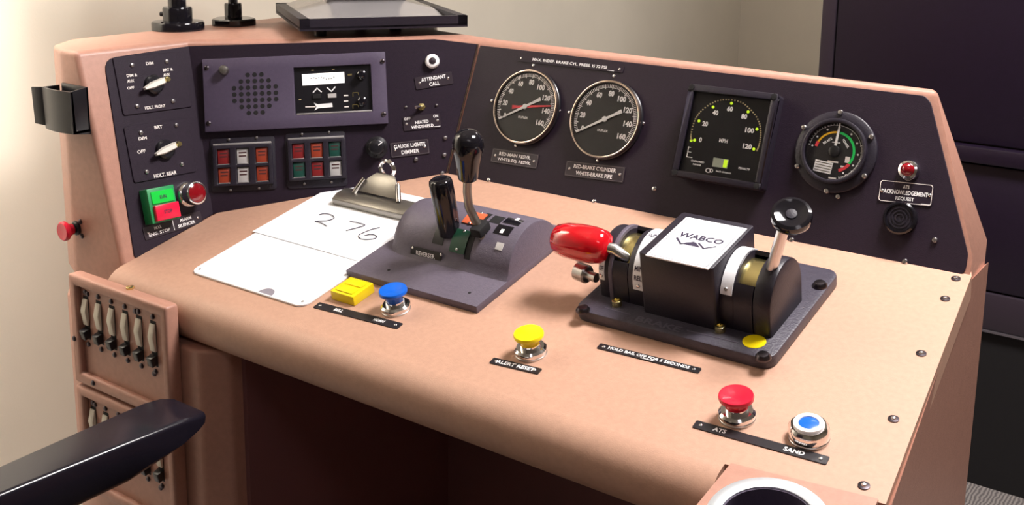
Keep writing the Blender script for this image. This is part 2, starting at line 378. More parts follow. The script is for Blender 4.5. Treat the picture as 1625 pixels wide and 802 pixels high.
# ------------------------------------------------------------------ name plates
M['border_dim'] = mat('engraved_outline', (0.12, 0.10, 0.11), 0.5)
def name_plate(pl, quad, lines, label, h=0.0, m='plate_purple', group=None, screws=True, divider=None, r=0.0015, name='name_plate', cat='name plate', underline=None, border=False):
    """quad = left-mid pixel, right-mid pixel, height in metres; lines = [(text, fx, fy, fw, fh)] in plate fractions"""
    (ax, ay), (bx, by), ht = quad
    A, B = pl.uv(ax, ay, h), pl.uv(bx, by, h); mid = (A+B)/2; d = B-A; L = float(np.linalg.norm(d)); rot = atan2(d[1], d[0])
    t = thing(name, label, cat, pl.frame(mid[0], mid[1], h, rot), group)
    bm = new(); prism(bm, rrect(-L/2, L/2, -ht/2, ht/2, r), 0.0, 0.0012); part('plate', bm, m, t)
    for s, fx, fy_, fw, fh in lines: lettering(t, s, fx*L, fy_*ht, fw*L, fh*ht, 0.0014, 'white')
    if screws:
        for sx, syf in (screws if isinstance(screws, list) else [(-0.5+0.007/L, 0), (0.5-0.007/L, 0)]): screw(t, sx*L, syf*ht, 0.0012, 'xs')
    if divider is not None:
        bm = new(); box(bm, divider*L-0.0004, divider*L+0.0004, -ht*0.42, ht*0.42, 0.0012, 0.0015); part('divider_line', bm, 'white', t)
    if underline:
        bm = new(); x0, x1, y = underline; box(bm, x0*L, x1*L, y*ht-0.0004, y*ht+0.0004, 0.0012, 0.0015); part('underline', bm, 'white', t)
    if border:
        bm = new(); o = rrect(-L/2+0.001, L/2-0.001, -ht/2+0.001, ht/2-0.001, r); i = rrect(-L/2+0.0017, L/2-0.0017, -ht/2+0.0017, ht/2-0.0017, r)
        n = len(o); vo = [bm.verts.new((*p, 0.0014)) for p in o]; vi = [bm.verts.new((*p, 0.0014)) for p in i]
        for k in range(n): bm.faces.new((vo[k], vo[(k+1) % n], vi[(k+1) % n], vi[k]))
        part('border_line', bm, 'cream_print' if border == 2 else 'border_dim', t)
    return t
name_plate(P1, ((228, 372), (319, 344), 0.019), [('M.U.', -0.26, 0.2, 0.12, 0.24), ('ENG. STOP', -0.25, -0.22, 0.36, 0.26), ('ALARM', 0.22, 0.2, 0.2, 0.24), ('SILENCER', 0.22, -0.22, 0.30, 0.26)], 'dark plate reading MU engine stop and alarm silencer under the push buttons', divider=0.0)
name_plate(P2, ((659, 133), (718, 123), 0.020), [('ATTENDANT', 0, 0.2, 0.66, 0.3), ('CALL', 0, -0.25, 0.28, 0.3)], 'dark plate reading ATTENDANT CALL under the white button')
name_plate(P2, ((640, 197), (699, 191), 0.023), [('OFF', -0.38, 0.33, 0.17, 0.2), ('ON', 0.38, 0.33, 0.13, 0.2), ('HEATED', 0, 0.02, 0.36, 0.22), ('WINDSHIELD', 0, -0.29, 0.60, 0.22)], 'dark plate reading HEATED WINDSHIELD with OFF and ON under the toggle switch', underline=(0.3, 0.48, -0.4), screws=[(-0.41, -0.02), (0.42, 0.02)])
name_plate(P2, ((620, 239), (681, 232), 0.024), [('GAUGE LIGHTS', 0, 0.2, 0.82, 0.26), ('DIMMER', 0, -0.22, 0.46, 0.26)], 'dark plate reading GAUGE LIGHTS DIMMER beside the black knob', border=True)
name_plate(P3, ((781, 246), (854, 257), 0.022), [('RED-MAIN RESVR.', 0, 0.18, 0.68, 0.25), ('WHITE-EQ. RESVR.', 0, -0.22, 0.72, 0.25)], 'dark plate reading RED-MAIN RESVR and WHITE-EQ RESVR under a round gauge', border=True)
name_plate(P3, ((898, 267), (991, 278), 0.023), [('RED-BRAKE CYLINDER', 0, 0.2, 0.72, 0.26), ('WHITE-BRAKE PIPE', 0, -0.22, 0.62, 0.26)], 'dark plate reading RED-BRAKE CYLINDER and WHITE-BRAKE PIPE under a round gauge', border=True)
name_plate(P3, ((822, 92), (990, 111), 0.010), [('MAX. INDEP. BRAKE CYL. PRESS. IS 72 PSI', 0, 0.05, 0.70, 0.45)], 'long dark plate about maximum independent brake cylinder pressure above the gauges', m='panel', underline=(0.36, 0.42, -0.35))
name_plate(P3, ((1395, 302), (1481, 311), 0.028), [('ATS', 0, 0.26, 0.12, 0.16), ('ACKNOWLEDGEMENT', 0.0, 0.0, 0.82, 0.2), ('REQUEST', 0.0, -0.28, 0.34, 0.19)], 'white-outlined plate reading ATS ACKNOWLEDGEMENT REQUEST under the red lamp', border=2, m='panel', underline=(0.3, 0.46, -0.42), r=0.003, screws=[(-0.44, 0.0), (0.44, 0.0)])
name_plate(desk, ((502, 485), (635, 519), 0.013), [('BELL', -0.22, 0, 0.10, 0.42), ('HORN', 0.26, 0, 0.12, 0.42)], 'long black plate reading BELL and HORN in front of the yellow double button', m='plate')
name_plate(desk, ((780, 573), (857, 591), 0.011), [('ALERT RESET', 0, 0, 0.78, 0.55)], 'short black plate reading ALERT RESET in front of the yellow mushroom button', m='plate')
name_plate(desk, ((950, 550), (1111, 590), 0.010), [('HOLD BAIL OFF FOR 5 SECONDS', 0, 0.06, 0.80, 0.50)], 'long black plate reading HOLD BAIL OFF FOR 5 SECONDS before the brake stand', m='plate', underline=(-0.06, 0.07, -0.33))
name_plate(desk, ((1102, 674), (1314, 733), 0.012), [('ATS', -0.30, 0, 0.10, 0.50), ('SAND', 0.26, 0, 0.15, 0.50)], 'long black plate reading ATS and SAND in front of red mushroom button', m='plate')

# ------------------------------------------------------------------ headlight selector switches (left panel)
def selector(quad, words, label):
    A = P1.uv(*quad[0]); B = P1.uv(*quad[1]); ctr = (A+B)/2; f = P1.frame(ctr[0], ctr[1]); t = thing('selector_switch', label, 'switch', f, 'headlight selector switches')
    L = lambda p: loc(f, P1, *p)
    x0, y0 = L(quad[0]); x1, y1 = L(quad[1]); x0, x1 = min(x0, x1), max(x0, x1); y0, y1 = min(y0, y1), max(y0, y1)
    bm = new(); prism(bm, rrect(x0, x1, y0, y1, 0.004), 0, 0.0022); part('plate', bm, 'panel', t, bevel=0.0005, seg=1)
    for p in words['screws']:
        x, y = L(p); screw(t, x, y, 0.0022, 'm')
    for s, p, wd, ht in words['text']:
        x, y = L(p); lettering(t, s, x, y, wd, ht, 0.0024, 'cream_print')
    x, y = L(words['lever']); c = T(x, y, 0.0022)
    bm = new(); lathe(bm, [(0.015, 0), (0.015, 0.006), (0.012, 0.009)], 24); part('switch_body', bm, 'black', t, c)
    bm = new(); loft(bm, [[(px, sy*wd, 0.009+z) for sy, z in ((-1, 0), (1, 0), (0.6, 0.006), (-0.6, 0.006))] for px, wd in ((-0.024, 0.002), (-0.008, 0.0055), (0.012, 0.0055), (0.022, 0.004))])
    hd = part('lever', bm, 'satin', t, c @ RZ(radians(14)))
    bm = new(); lathe(bm, [(0.0045, 0), (0.005, 0.003), (0.0035, 0.006)], 12); part('lever_tip', bm, 'brass', hd, T(0.018, 0, 0.012))
selector(((195, 184), (288, 82)), dict(screws=[(208, 104), (263, 98), (216, 169), (273, 161)], lever=(241, 135),
    text=[('DIM', (236, 101), 0.013, 0.0045), ('DIM &', (208, 120), 0.018, 0.0045), ('AUX', (206, 129), 0.012, 0.0045), ('OFF', (206, 140), 0.012, 0.0045), ('BRT &', (265, 111), 0.018, 0.0045), ('AUX', (263, 119), 0.012, 0.0045), ('HDLT. FRONT', (245, 170), 0.036, 0.0048)]),
    'headlight selector switch with gold-tipped lever, plate reading HDLT FRONT')
selector(((212, 291), (296, 188)), dict(screws=[(222, 211), (278, 199), (231, 273), (287, 261)], lever=(259, 238),
    text=[('BRT', (250, 202), 0.014, 0.0048), ('DIM', (225, 220), 0.014, 0.0048), ('OFF', (223, 241), 0.014, 0.0055), ('HDLT. REAR', (261, 277), 0.040, 0.0058)]),
    'headlight selector switch with gold-tipped lever, plate reading HDLT REAR')
# double button, green over red
f = fr(P1, 247, 326); L = lambda p, h=0.0: loc(f, P1, *p, h)
t = thing('start_stop_button', 'square green housing with green and red push buttons above the MU plate', 'push button', f)
bw, bh = 0.0235, 0.026
bm = new(); box(bm, -bw, bw, -bh, bh, 0, 0.020); part('housing', bm, 'green', t, bevel=0.001)
bm = new(); box(bm, -bw*0.78, bw*0.86, 0.002, bh*0.80, 0.019, 0.0215); g = part('green_button', bm, 'green_lit', t, bevel=0.0006, seg=1)
lettering(g, 'RUN', 0.001, bh*0.42, 0.011, 0.0055, 0.0217, 'ink')
bm = new(); box(bm, -bw*0.78, bw*0.98, -bh*0.90, 0.0, 0.019, 0.026); g = part('red_button', bm, 'red_button', t, bevel=0.0012)
lettering(g, 'STOP', 0.002, -bh*0.45, 0.014, 0.0055, 0.0262, 'ink')
# illuminated chrome button
f = fr(P1, 297, 309); t = thing('illuminated_button', 'red lens push button in a tall chrome bezel beside the green housing', 'push button', f)
bm = new(); lathe(bm, [(0.0205, 0), (0.0205, 0.004), (0.0185, 0.008), (0.0165, 0.009), (0.0165, 0.013), (0.0178, 0.0135), (0.0178, 0.026), (0.0165, 0.027), (0.0150, 0.027), (0.0150, 0.022)], 36); part('bezel', bm, 'chrome', t)
bm = new(); lathe(bm, [(0.0149, 0.020), (0.0149, 0.0265), (0.010, 0.0285), (0.004, 0.029)], 32); part('lens', bm, 'red_lens', t)
bm = new(); annulus(bm, 0.0166, 0.0171, 0.0135, 0.0235, 36); 
part('bezel_slot', bm, 'red_lens', t)

# ------------------------------------------------------------------ radio
f = fr(P2, 469, 146); L = lambda p, h=0.010: loc(f, P2, *p, h)
t = thing('radio_unit', 'slate grey radio unit with speaker holes and lit display on centre panel', 'radio', f)
q = [L(p) for p in ((325, 212), (616, 194), (611, 82), (321, 94))]
x0 = (q[0][0]+q[3][0])/2; x1 = (q[1][0]+q[2][0])/2; y0 = (q[0][1]+q[1][1])/2; y1 = (q[2][1]+q[3][1])/2
m0 = [L(p) for p in ((469, 184), (589, 175), (590, 101), (465, 108))]
mx0 = (m0[0][0]+m0[3][0])/2; mx1 = (m0[1][0]+m0[2][0])/2; my0 = (m0[0][1]+m0[1][1])/2; my1 = (m0[2][1]+m0[3][1])/2
bm = new()                                       # face plate with a rectangular opening
xs = [x0, mx0, mx1, x1]; ys = [y0, my0, my1, y1]
grid = [[[bm.verts.new((xs[i], ys[j], z)) for j in range(4)] for i in range(4)] for z in (0.0, 0.010)]
for i in range(3):
    for j in range(3):
        if (i, j) != (1, 1):
            for k in (0, 1): bm.faces.new([grid[k][i][j], grid[k][i+1][j], grid[k][i+1][j+1], grid[k][i][j+1]])
for a, b in [((i, 0), (i+1, 0)) for i in range(3)]+[((i, 3), (i+1, 3)) for i in range(3)]+[((0, j), (0, j+1)) for j in range(3)]+[((3, j), (3, j+1)) for j in range(3)]+[((1, 1), (2, 1)), ((2, 1), (2, 2)), ((2, 2), (1, 2)), ((1, 2), (1, 1))]:
    bm.faces.new([grid[0][a[0]][a[1]], grid[0][b[0]][b[1]], grid[1][b[0]][b[1]], grid[1][a[0]][a[1]]])
fp = part('face_plate', bm, 'radio', t, bevel=0.0012, seg=2)
for p in ((328, 108), (607, 97), (331, 196), (609, 181)): screw(t, *L(p), 0.0095, 'd')
a = L((404, 118.5)); b = L((406, 179)); c0 = L((370, 150)); c1_ = L((436, 147.5))
stepv = (np.array(b)-np.array(a))/6; steph = np.array([(c1_[0]-c0[0])/6, 0.0])
hm = new(); lathe(hm, [(0.0036, 0), (0.0036, 0.0003)], 12); hm = finish(hm); hm.materials.append(M['hole'])
for i, n in enumerate((3, 5, 7, 7, 7, 5, 3)):
    for k in range(n):
        p = np.array(a)+stepv*i+steph*(k-(n-1)/2); link('speaker_hole', hm, None, t, T(p[0], p[1], 0.0100))
x, y = L((356, 112)); bm = new(); lathe(bm, [(0.0075, 0), (0.0075, 0.010), (0.0055, 0.0125), (0.002, 0.013)], 24); part('volume_knob', bm, 'dull_steel', t, T(x, y, 0.010))
bm = new(); box(bm, mx0+0.0005, mx1-0.0005, my0+0.0005, my1-0.0005, 0.0, 0.004); cm = part('control_module', bm, 'black', t)
bm = new(); box(bm, mx0+0.002, mx1-0.001, my0-0.0005, my0+0.0022, 0.003, 0.0106); part('module_lip', bm, 'silver', t, bevel=0.0008)
Lm = lambda p: L(p, 0.005)
s = [Lm(p) for p in ((480, 136), (547, 131.5), (546, 114), (479, 118))]
bm = new(); prism(bm, s, 0.004, 0.0052); scn = part('display', bm, 'screen', t)
for px in np.linspace(494, 530, 10):
    x, y = Lm((px, 125.5-(px-494)*0.06+random.uniform(-2, 2))); bm = new(); box(bm, x-0.0011, x+0.0008, y-0.0007, y+0.0007, 0.0052, 0.0055); part('display_segment', bm, 'dull_steel', scn)
def stroke(parent, pts, wd, z, m, name='marking'):
    bm = new()
    for p, q_ in zip(pts, pts[1:]):
        p, q_ = np.array(p), np.array(q_); d = (q_-p)/np.linalg.norm(q_-p); n = np.array([-d[1], d[0]])*wd/2; e = d*wd*0.3
        vs = [bm.verts.new((*v, z)) for v in (p-e-n, q_+e-n, q_+e+n, p-e+n)]; bm.faces.new(vs)
    return part(name, bm, m, parent, smooth=False)
stroke(t, [Lm(p) for p in ((497, 147), (503, 140), (510, 146))], 0.0018, 0.0044, 'white')
stroke(t, [Lm(p) for p in ((519, 139), (526, 145), (532, 138))], 0.0018, 0.0044, 'white')
def rect_at(parent, name, p, wd, ht, z0, z1, m, Lf, bevel=0.0004):
    x, y = Lf(p); bm = new(); box(bm, x-wd/2, x+wd/2, y-ht/2, y+ht/2, z0, z1); return part(name, bm, m, parent, bevel=bevel, seg=1)
rect_at(t, 'key', (527, 152), 0.0135, 0.0068, 0.004, 0.0065, 'lamp_white', Lm)
rect_at(t, 'key', (503, 153), 0.0135, 0.0068, 0.004, 0.0065, 'hole', Lm)
bm = new(); pts = [Lm(p) for p in ((498, 163), (504, 165.5), (527, 163.5), (528, 170), (505, 172), (499, 175.5), (502, 169.5))]
vs = [bm.verts.new((*p, 0.0045)) for p in pts]; bm.faces.new(vs); part('marking', bm, 'white', t, smooth=False)
stroke(t, [Lm((485, 169.8)), Lm((500, 169.5))], 0.0016, 0.0044, 'cream_print')
for p in ((573, 119), (574, 161)):
    x, y = Lm(p); bm = new(); lathe(bm, [(0.0082, 0), (0.0082, 0.003), (0.0062, 0.004), (0.0058, 0.0125), (0.004, 0.014)], 20); part('control_knob', bm, 'black_gloss', t, T(x, y, 0.004))
rect_at(t, 'indicator', (555, 118.5), 0.007, 0.003, 0.004, 0.005, 'brass', Lm)
for p in ((564, 150), (564, 169)):
    x, y = Lm(p); stroke(t, [(x-0.004, y-0.003), (x-0.004, y+0.003), (x+0.004, y+0.003), (x+0.005, y-0.001)], 0.0013, 0.0044, 'brass')
for p in ((549, 151.5), (549, 160.5), (550, 169.5)): rect_at(t, 'marking', p, 0.007, 0.002, 0.004, 0.0043, 'cream_print', Lm, 0)
for p in ((476, 158), (496, 111.5), (529, 110)): rect_at(t, 'marking', p, 0.004, 0.0014, 0.004, 0.0043, 'led_dim', Lm, 0)

# ------------------------------------------------------------------ annunciator lamp panels
def annunciator(quad, lamps, cols, screws, label):
    ctr = np.mean([P2.uv(*p) for p in quad], axis=0); f = P2.frame(ctr[0], ctr[1]); L = lambda p, h=0.004: loc(f, P2, *p, h)
    t = thing('annunciator_panel', label, 'indicator panel', f, 'annunciator panels under the radio')
    q = [L(p, 0.002) for p in quad]; x0 = (q[0][0]+q[3][0])/2; x1 = (q[1][0]+q[2][0])/2; y0 = (q[0][1]+q[1][1])/2; y1 = (q[2][1]+q[3][1])/2
    bm = new(); prism(bm, rrect(x0, x1, y0, y1, 0.005), 0, 0.002); part('flange', bm, 'cast', t, bevel=0.0007)
    P = np.array([L(p, 0.006) for p in lamps]); cx = [P[[0, 3], 0].mean(), P[[1, 4], 0].mean(), P[[2, 5], 0].mean()]; cy = [P[:3, 1].mean(), P[3:, 1].mean()]
    wd, ht = 0.0098, 0.0125
    X0, X1, Y0, Y1 = cx[0]-0.0165, cx[2]+0.0165, cy[1]-0.0165, cy[0]+0.0185
    # raised frame: bars between and around the cells
    xs = [X0]+sum([[c-wd, c+wd] for c in cx], [])+[X1]; ys = [Y0]+sum([[c-ht, c+ht] for c in cy[::-1]], [])+[Y1]
    bm = new()
    G = {}
    for k, z in enumerate((0.002, 0.009)):
        for i, x in enumerate(xs):
            for j, y in enumerate(ys): G[k, i, j] = bm.verts.new((x, y, z))
    cell = lambda i, j: (i % 2 == 1 and j % 2 == 1)
    for i in range(len(xs)-1):
        for j in range(len(ys)-1):
            if not cell(i, j):
                bm.faces.new([G[1, i, j], G[1, i+1, j], G[1, i+1, j+1], G[1, i, j+1]])
            for (di, dj, a, b) in ((-1, 0, (i, j), (i, j+1)), (1, 0, (i+1, j), (i+1, j+1)), (0, -1, (i, j), (i+1, j)), (0, 1, (i, j+1), (i+1, j+1))):
                ni, nj = i+di, j+dj; o = not (0 <= ni < len(xs)-1 and 0 <= nj < len(ys)-1)
                if not cell(i, j) and (o or cell(ni, nj)):
                    bm.faces.new([G[0, a[0], a[1]], G[0, b[0], b[1]], G[1, b[0], b[1]], G[1, a[0], a[1]]])
    part('raised_frame', bm, 'cast', t, bevel=0.0013)
    bm = new(); box(bm, X0+0.001, X1-0.001, Y1-0.0005, Y1+0.0030, 0.002, 0.0085); part('top_bevel_highlight', bm, 'silver', t, bevel=0.001)  # silver strip paints in the highlight along the frame's top bevel
    lm = new(); box(lm, -wd*0.93, wd*0.93, -ht*0.9, ht*0.93, 0.0, 0.0038); base = finish(lm, True, 0.0008, 2)
    for k in range(6):
        x, y = cx[k % 3], cy[k//3]; me = base.copy(); lo = link('lamp', me, cols[k], t, T(x, y, 0.002))
        bm = new(); box(bm, -wd*0.93, wd*0.93, -ht*0.99, -ht*0.88, 0.0, 0.0058); part('ledge', bm, 'silver', lo, bevel=0.0005)  # silver strip paints in the glint at each cell's bottom edge
        for r_ in (0, 1):
            bm = new(); box(bm, -wd*0.6, wd*0.6*(0.9 if r_ else 1), ht*(0.36-0.42*r_), ht*(0.54-0.42*r_), 0.0038, 0.0040); part('legend_line', bm, 'lamp_line', lo)
    for p in screws: screw(t, *L(p), 0.002, 's')
M['lamp_line'] = mat('legend_ink', (0.05, 0.012, 0.014), 0.6)
annunciator([(338, 307), (440, 299), (435, 215), (332, 222)], [(355, 249.4), (385.5, 248.5), (415.7, 246), (355.8, 280), (386, 277.3), (416.6, 275.6)],
            ['lamp_red', 'lamp_white', 'lamp_orange', 'lamp_orange', 'lamp_white', 'lamp_orange'], [(363, 221.5), (407, 218.5), (366, 302), (411, 299)], 'six-lamp annunciator panel of red, orange and white lamps')
annunciator([(456, 301), (552, 294), (547, 207), (453, 213)], [(473.7, 240.6), (503, 239), (532, 237), (474.5, 270.3), (504, 269.4), (532, 266)],
            ['lamp_red', 'lamp_orange', 'lamp_green', 'lamp_green', 'lamp_red', 'lamp_white'], [(479, 213), (522, 210), (483, 292), (526, 289)], 'six-lamp annunciator panel that includes two green lamps')

# ------------------------------------------------------------------ dimmer, attendant button, toggle
f = fr(P2, 598, 234); t = thing('dimmer_knob', 'black rotary knob with white pointer beside the gauge lights plate', 'knob', f)
bm = new(); lathe(bm, [(0.0175, 0), (0.0175, 0.005), (0.0125, 0.007), (0.0118, 0.020), (0.010, 0.0215), (0.003, 0.0215)], 28)
for k in range(12): box(bm, 0.0115, 0.0130, -0.0012, 0.0012, 0.006, 0.018, RZ(k*pi/6))
kb = part('knob', bm, 'black', t)
bm = new(); box(bm, 0.004, 0.0125, -0.0007, 0.0007, 0.0214, 0.0219, RZ(radians(38))); part('pointer', bm, 'white', kb)
f = fr(P2, 686, 97.5); t = thing('attendant_button', 'small white ring push button with dark centre above the attendant call plate', 'push button', f)
bm = new(); lathe(bm, [(0.0115, 0), (0.0115, 0.005), (0.0095, 0.0085), (0.0058, 0.0095), (0.0055, 0.006)], 28); part('ring', bm, 'white', t)
bm = new(); lathe(bm, [(0.0054, 0.004), (0.0054, 0.0085), (0.003, 0.0095)], 20); part('plunger', bm, 'plate_purple', t)
f = fr(P2, 669, 170); t = thing('toggle_switch', 'small chrome toggle switch above the heated windshield plate', 'switch', f)
bm = new(); lathe(bm, [(0.0062, 0), (0.0062, 0.003), (0.0048, 0.0032), (0.0045, 0.006), (0.003, 0.0065)], 6); part('collar', bm, 'brass', t)
bm = new(); tube(bm, [(0, 0, 0.005), (-0.004, 0.0, 0.011), (-0.009, -0.001, 0.017)], [0.0016, 0.0020, 0.0028], 10); part('bat', bm, 'chrome', t)
for p in ((644.5, 170), (693, 167)): screw(t, *loc(f, P2, *p), 0, 's')

# ------------------------------------------------------------------ round air gauges
def pol(r, a): return (r*cos(a), r*sin(a))
def arc_marks(t, name, r0, r1, n, a0, a1, wd, z, m, every=None):
    bm = new()
    for k in range(n+1):
        a = a0+(a1-a0)*k/n
        ra = r0-(every[1] if every and k % every[0] == 0 else 0); ww = wd*(1.6 if every and k % every[0] == 0 else 1)
        box(bm, ra, r1, -ww/2, ww/2, z, z+0.0003, RZ(a))
    return part(name, bm, m, t, smooth=False)
def arc_band(t, name, r0, r1, a0, a1, z, m):
    bm = new(); n = 24; A = []; B = []
    for k in range(n+1):
        a = a0+(a1-a0)*k/n; A.append(bm.verts.new((*pol(r0, a), z))); B.append(bm.verts.new((*pol(r1, a), z)))
    for k in range(n): bm.faces.new((A[k], A[k+1], B[k+1], B[k]))
    return part(name, bm, m, t, smooth=False)
def needle(t, name, tip, tail, a, z, m, w0=0.0010, w1=0.0030):
    bm = new(); prism(bm, [(-tail, -w1), (-tail*0.5, -w0*1.8), (0, -w0*2.0), (tip, -w0), (tip, w0), (0, w0*2.0), (-tail*0.5, w0*1.8), (-tail, w1)], z, z+0.0006, RZ(a)); return part(name, bm, m, t)
def duplex(ctr, Rr, label, hands, screws):
    f = fr(P3, *ctr); t = thing('air_gauge', label, 'gauge', f, 'round duplex air gauges')
    bm = new(); lathe(bm, [(Rr, 0), (Rr, 0.004), (Rr*0.985, 0.005)], 64); part('case', bm, 'black', t)
    bm = new(); annulus(bm, Rr*0.925, Rr*0.985, 0.004, 0.0112, 72); part('bezel', bm, 'copper', t, bevel=0.0014)
    bm = new(); lathe(bm, [(Rr*0.925, 0.0065), (Rr*0.925, 0.0075)], 64); part('dial', bm, 'dial', t)
    a0, a1 = radians(207), radians(-33)
    rd = Rr*0.88
    arc_marks(t, 'scale_marks', rd-0.0045, rd, 80, a0, a1, 0.0008, 0.0076, 'white', (5, 0.0025))
    arc_band(t, 'scale_arc', rd-0.0048, rd-0.0043, a0, a1, 0.0078, 'white')
    for k in range(9):
        a = a0+(a1-a0)*k/8; x, y = pol(rd-0.0132, a)
        s = str(k*20); lettering(t, s, x, y, 0.0052*len(s)*0.9, 0.0088, 0.0078, 'white', bold=0.045, name='numeral')
    lettering(t, 'DUPLEX', 0.0, -0.017, 0.018, 0.0036, 0.0078, 'white')
    for col, a, tp, tl, z in hands: needle(t, 'pointer', tp, tl, radians(a), z, col)
    bm = new(); lathe(bm, [(0.0042, 0.0082), (0.0042, 0.0098), (0.002, 0.0102)], 20); part('hub', bm, 'white', t)
    bm = new(); lathe(bm, [(Rr*0.926, 0.0105), (Rr*0.926, 0.0108)], 64); part('glass', bm, 'glass_ag', t)
    for p in screws: screw(t, *loc(f, P3, *p), 0.0, 's')
duplex((838, 171), 0.0595, 'round duplex air gauge with a red and a white needle', [('red_band', 8, 0.046, 0.024, 0.0083), ('white', 210, 0.050, 0.030, 0.0090)], [(847, 104), (781, 160), (888, 176), (819, 232)])
duplex((964, 191), 0.0595, 'round duplex air gauge with only a white needle showing', [('white', 210, 0.050, 0.030, 0.0090)], [(975, 121), (904, 178.5), (1021, 196), (949, 255)])

# ------------------------------------------------------------------ speed indicator
hS = 0.026
f = P3.frame(*( sum(P3.uv(*p, hS) for p in ((1094.5, 133), (1232, 150), (1205, 302), (1067, 276)))/4 )); L = lambda p, h=0.020: loc(f, P3, *p, h)
t = thing('speed_indicator', 'square black speed indicator with an arc of green lights and MPH lettering', 'speedometer', f)
hw = 0.0650
bm = new(); prism(bm, rrect(-hw, hw, -hw, hw, 0.004), 0, 0.020); part('case', bm, 'cast', t, bevel=0.002)
fw = 0.0085
bm = new()
for (X0, X1, Y0, Y1) in ((-hw, hw, hw-fw, hw), (-hw, hw, -hw, -hw+fw), (-hw, -hw+fw, -hw+fw, hw-fw), (hw-fw, hw, -hw+fw, hw-fw)): box(bm, X0, X1, Y0, Y1, 0.0195, hS)
part('front_frame', bm, 'cast', t, bevel=0.0015)
for sx in (-1, 1):
    for sy in (-1, 1):
        bm = new(); lathe(bm, [(0.0042, 0), (0.0042, 0.001), (0.002, 0.0012)], 12); part('corner_screw', bm, 'hole', t, T(sx*(hw-0.0045), sy*(hw-0.0045), hS))
bm = new(); box(bm, -hw+fw, hw-fw, -hw+fw, hw-fw, 0.0195, 0.0205); part('face', bm, 'black', t)
zf = 0.0212; LF = lambda p: L(p, zf)
for s, p in (('0', (1111.7, 222)), ('20', (1119, 196.5)), ('40', (1135.5, 179)), ('60', (1158.5, 173)), ('80', (1181, 185)), ('100', (1189.7, 207)), ('120', (1186, 232.5))):
    lettering(t, s, *LF(p), 0.0043*len(s), 0.0072, zf, 'white', bold=0.045, name='numeral')
lettering(t, 'MPH', *LF((1148, 223.5)), 0.0125, 0.0055, zf, 'white')
bm0 = new(); lathe(bm0, [(0.0021, 0), (0.0021, 0.0006)], 10); lm = finish(bm0); lm.materials.append(M['led'])
for p in ((1096.7, 223), (1102, 222.5), (1109, 192), (1131.5, 170), (1160.6, 164), (1187, 177.5), (1201, 205), (1196, 236.7)): link('lit_light', lm, None, t, T(*LF(p), 0.0205))
pts = [np.array(LF(p)) for p in ((1097, 222), (1096.5, 213), (1102, 192), (1112, 177), (1131, 163), (1152, 158), (1175, 162), (1192, 175), (1204, 193), (1207, 211), (1205, 228), (1201, 239))]
def catmull(P, n):
    out = []
    for i in range(len(P)-1):
        p0, p1, p2, p3 = P[max(i-1, 0)], P[i], P[i+1], P[min(i+2, len(P)-1)]
        for k in range(n):
            s = k/n; out.append(0.5*((2*p1)+(-p0+p2)*s+(2*p0-5*p1+4*p2-p3)*s*s+(-p0+3*p1-3*p2+p3)*s**3))
    return out+[P[-1]]
bm = new()
for p in catmull(pts, 5): lathe(bm, [(0.0011, 0.0205), (0.0011, 0.0212)], 6, T(p[0], p[1], 0))
part('light_arc', bm, 'led_dim', t, kind='stuff')
rect_at(t, 'digital_readout', (1143, 259), 0.0225, 0.0125, 0.0205, 0.0212, 'lcd', LF)
rect_at(t, 'lit_digit', (1151, 260), 0.0058, 0.0105, 0.0212, 0.0216, 'led', LF)
a = LF((1095, 241)); bm = new(); box(bm, a[0]-0.004, a[0]-0.0028, a[1]-0.008, a[1]+0.007, zf, zf+0.0002)
for yy, ln in ((0.006, 0.004), (-0.0005, 0.006), (-0.0075, 0.009)): box(bm, a[0]-0.004, a[0]-0.004+ln, a[1]+yy-0.0005, a[1]+yy+0.0005, zf, zf+0.0002)
part('bracket_mark', bm, 'white', t)
lettering(t, 'OVERSPEED', *LF((1107, 256.5)), 0.020, 0.0026, zf, 'white'); lettering(t, 'RANGE', *LF((1106, 261.5)), 0.012, 0.0026, zf, 'white')
lettering(t, 'PENALTY', *LF((1181, 268)), 0.0165, 0.0030, zf, 'white')
lettering(t, 'bach-simpson', *LF((1148, 273.5)), 0.022, 0.0034, zf, 'white')
a = LF((1126, 271)); bm = new(); annulus(bm, 0.0022, 0.0032, zf, zf+0.0002, 20, T(a[0]-0.002, a[1], 0) @ Matrix.Diagonal((1.3, 1, 1, 1))); annulus(bm, 0.0018, 0.0026, zf, zf+0.0002, 20, T(a[0]+0.0025, a[1]+0.0005, 0)); part('emblem', bm, 'white', t)
bm = new(); box(bm, -hw+fw*0.9, hw-fw*0.9, -hw+fw*0.9, hw-fw*0.9, 0.0232, 0.0236); part('glass', bm, 'glass_ag', t)

# ------------------------------------------------------------------ load meter
f = fr(P3, 1327, 242); L = lambda p, h=0.006: loc(f, P3, *p, h)
t = thing('load_meter', 'round flanged load meter with amber, green and red arc', 'gauge', f)
bm = new(); lathe(bm, [(0.0535, 0), (0.0535, 0.005), (0.052, 0.0062), (0.043, 0.0062)], 64); part('flange', bm, 'cast', t)
bm = new(); annulus(bm, 0.0375, 0.0425, 0.006, 0.014, 64); part('bezel', bm, 'cast', t, bevel=0.0015)
bm = new(); lathe(bm, [(0.038, 0.006), (0.038, 0.0068)], 56); part('dial', bm, 'dial', t)
for p in ((1334, 178.5), (1383, 217.5), (1372, 280), (1311.7, 303.5), (1265.5, 264), (1276, 202.5)): screw(t, *L(p), 0.0062, 'm')
arc_band(t, 'red_band', 0.0235, 0.0275, radians(172), radians(157), 0.0072, 'red_band')
arc_band(t, 'amber_band', 0.0240, 0.0265, radians(158), radians(88), 0.0072, 'amber_band')
arc_band(t, 'green_band', 0.0235, 0.0268, radians(84), radians(-32), 0.0072, 'green_band')
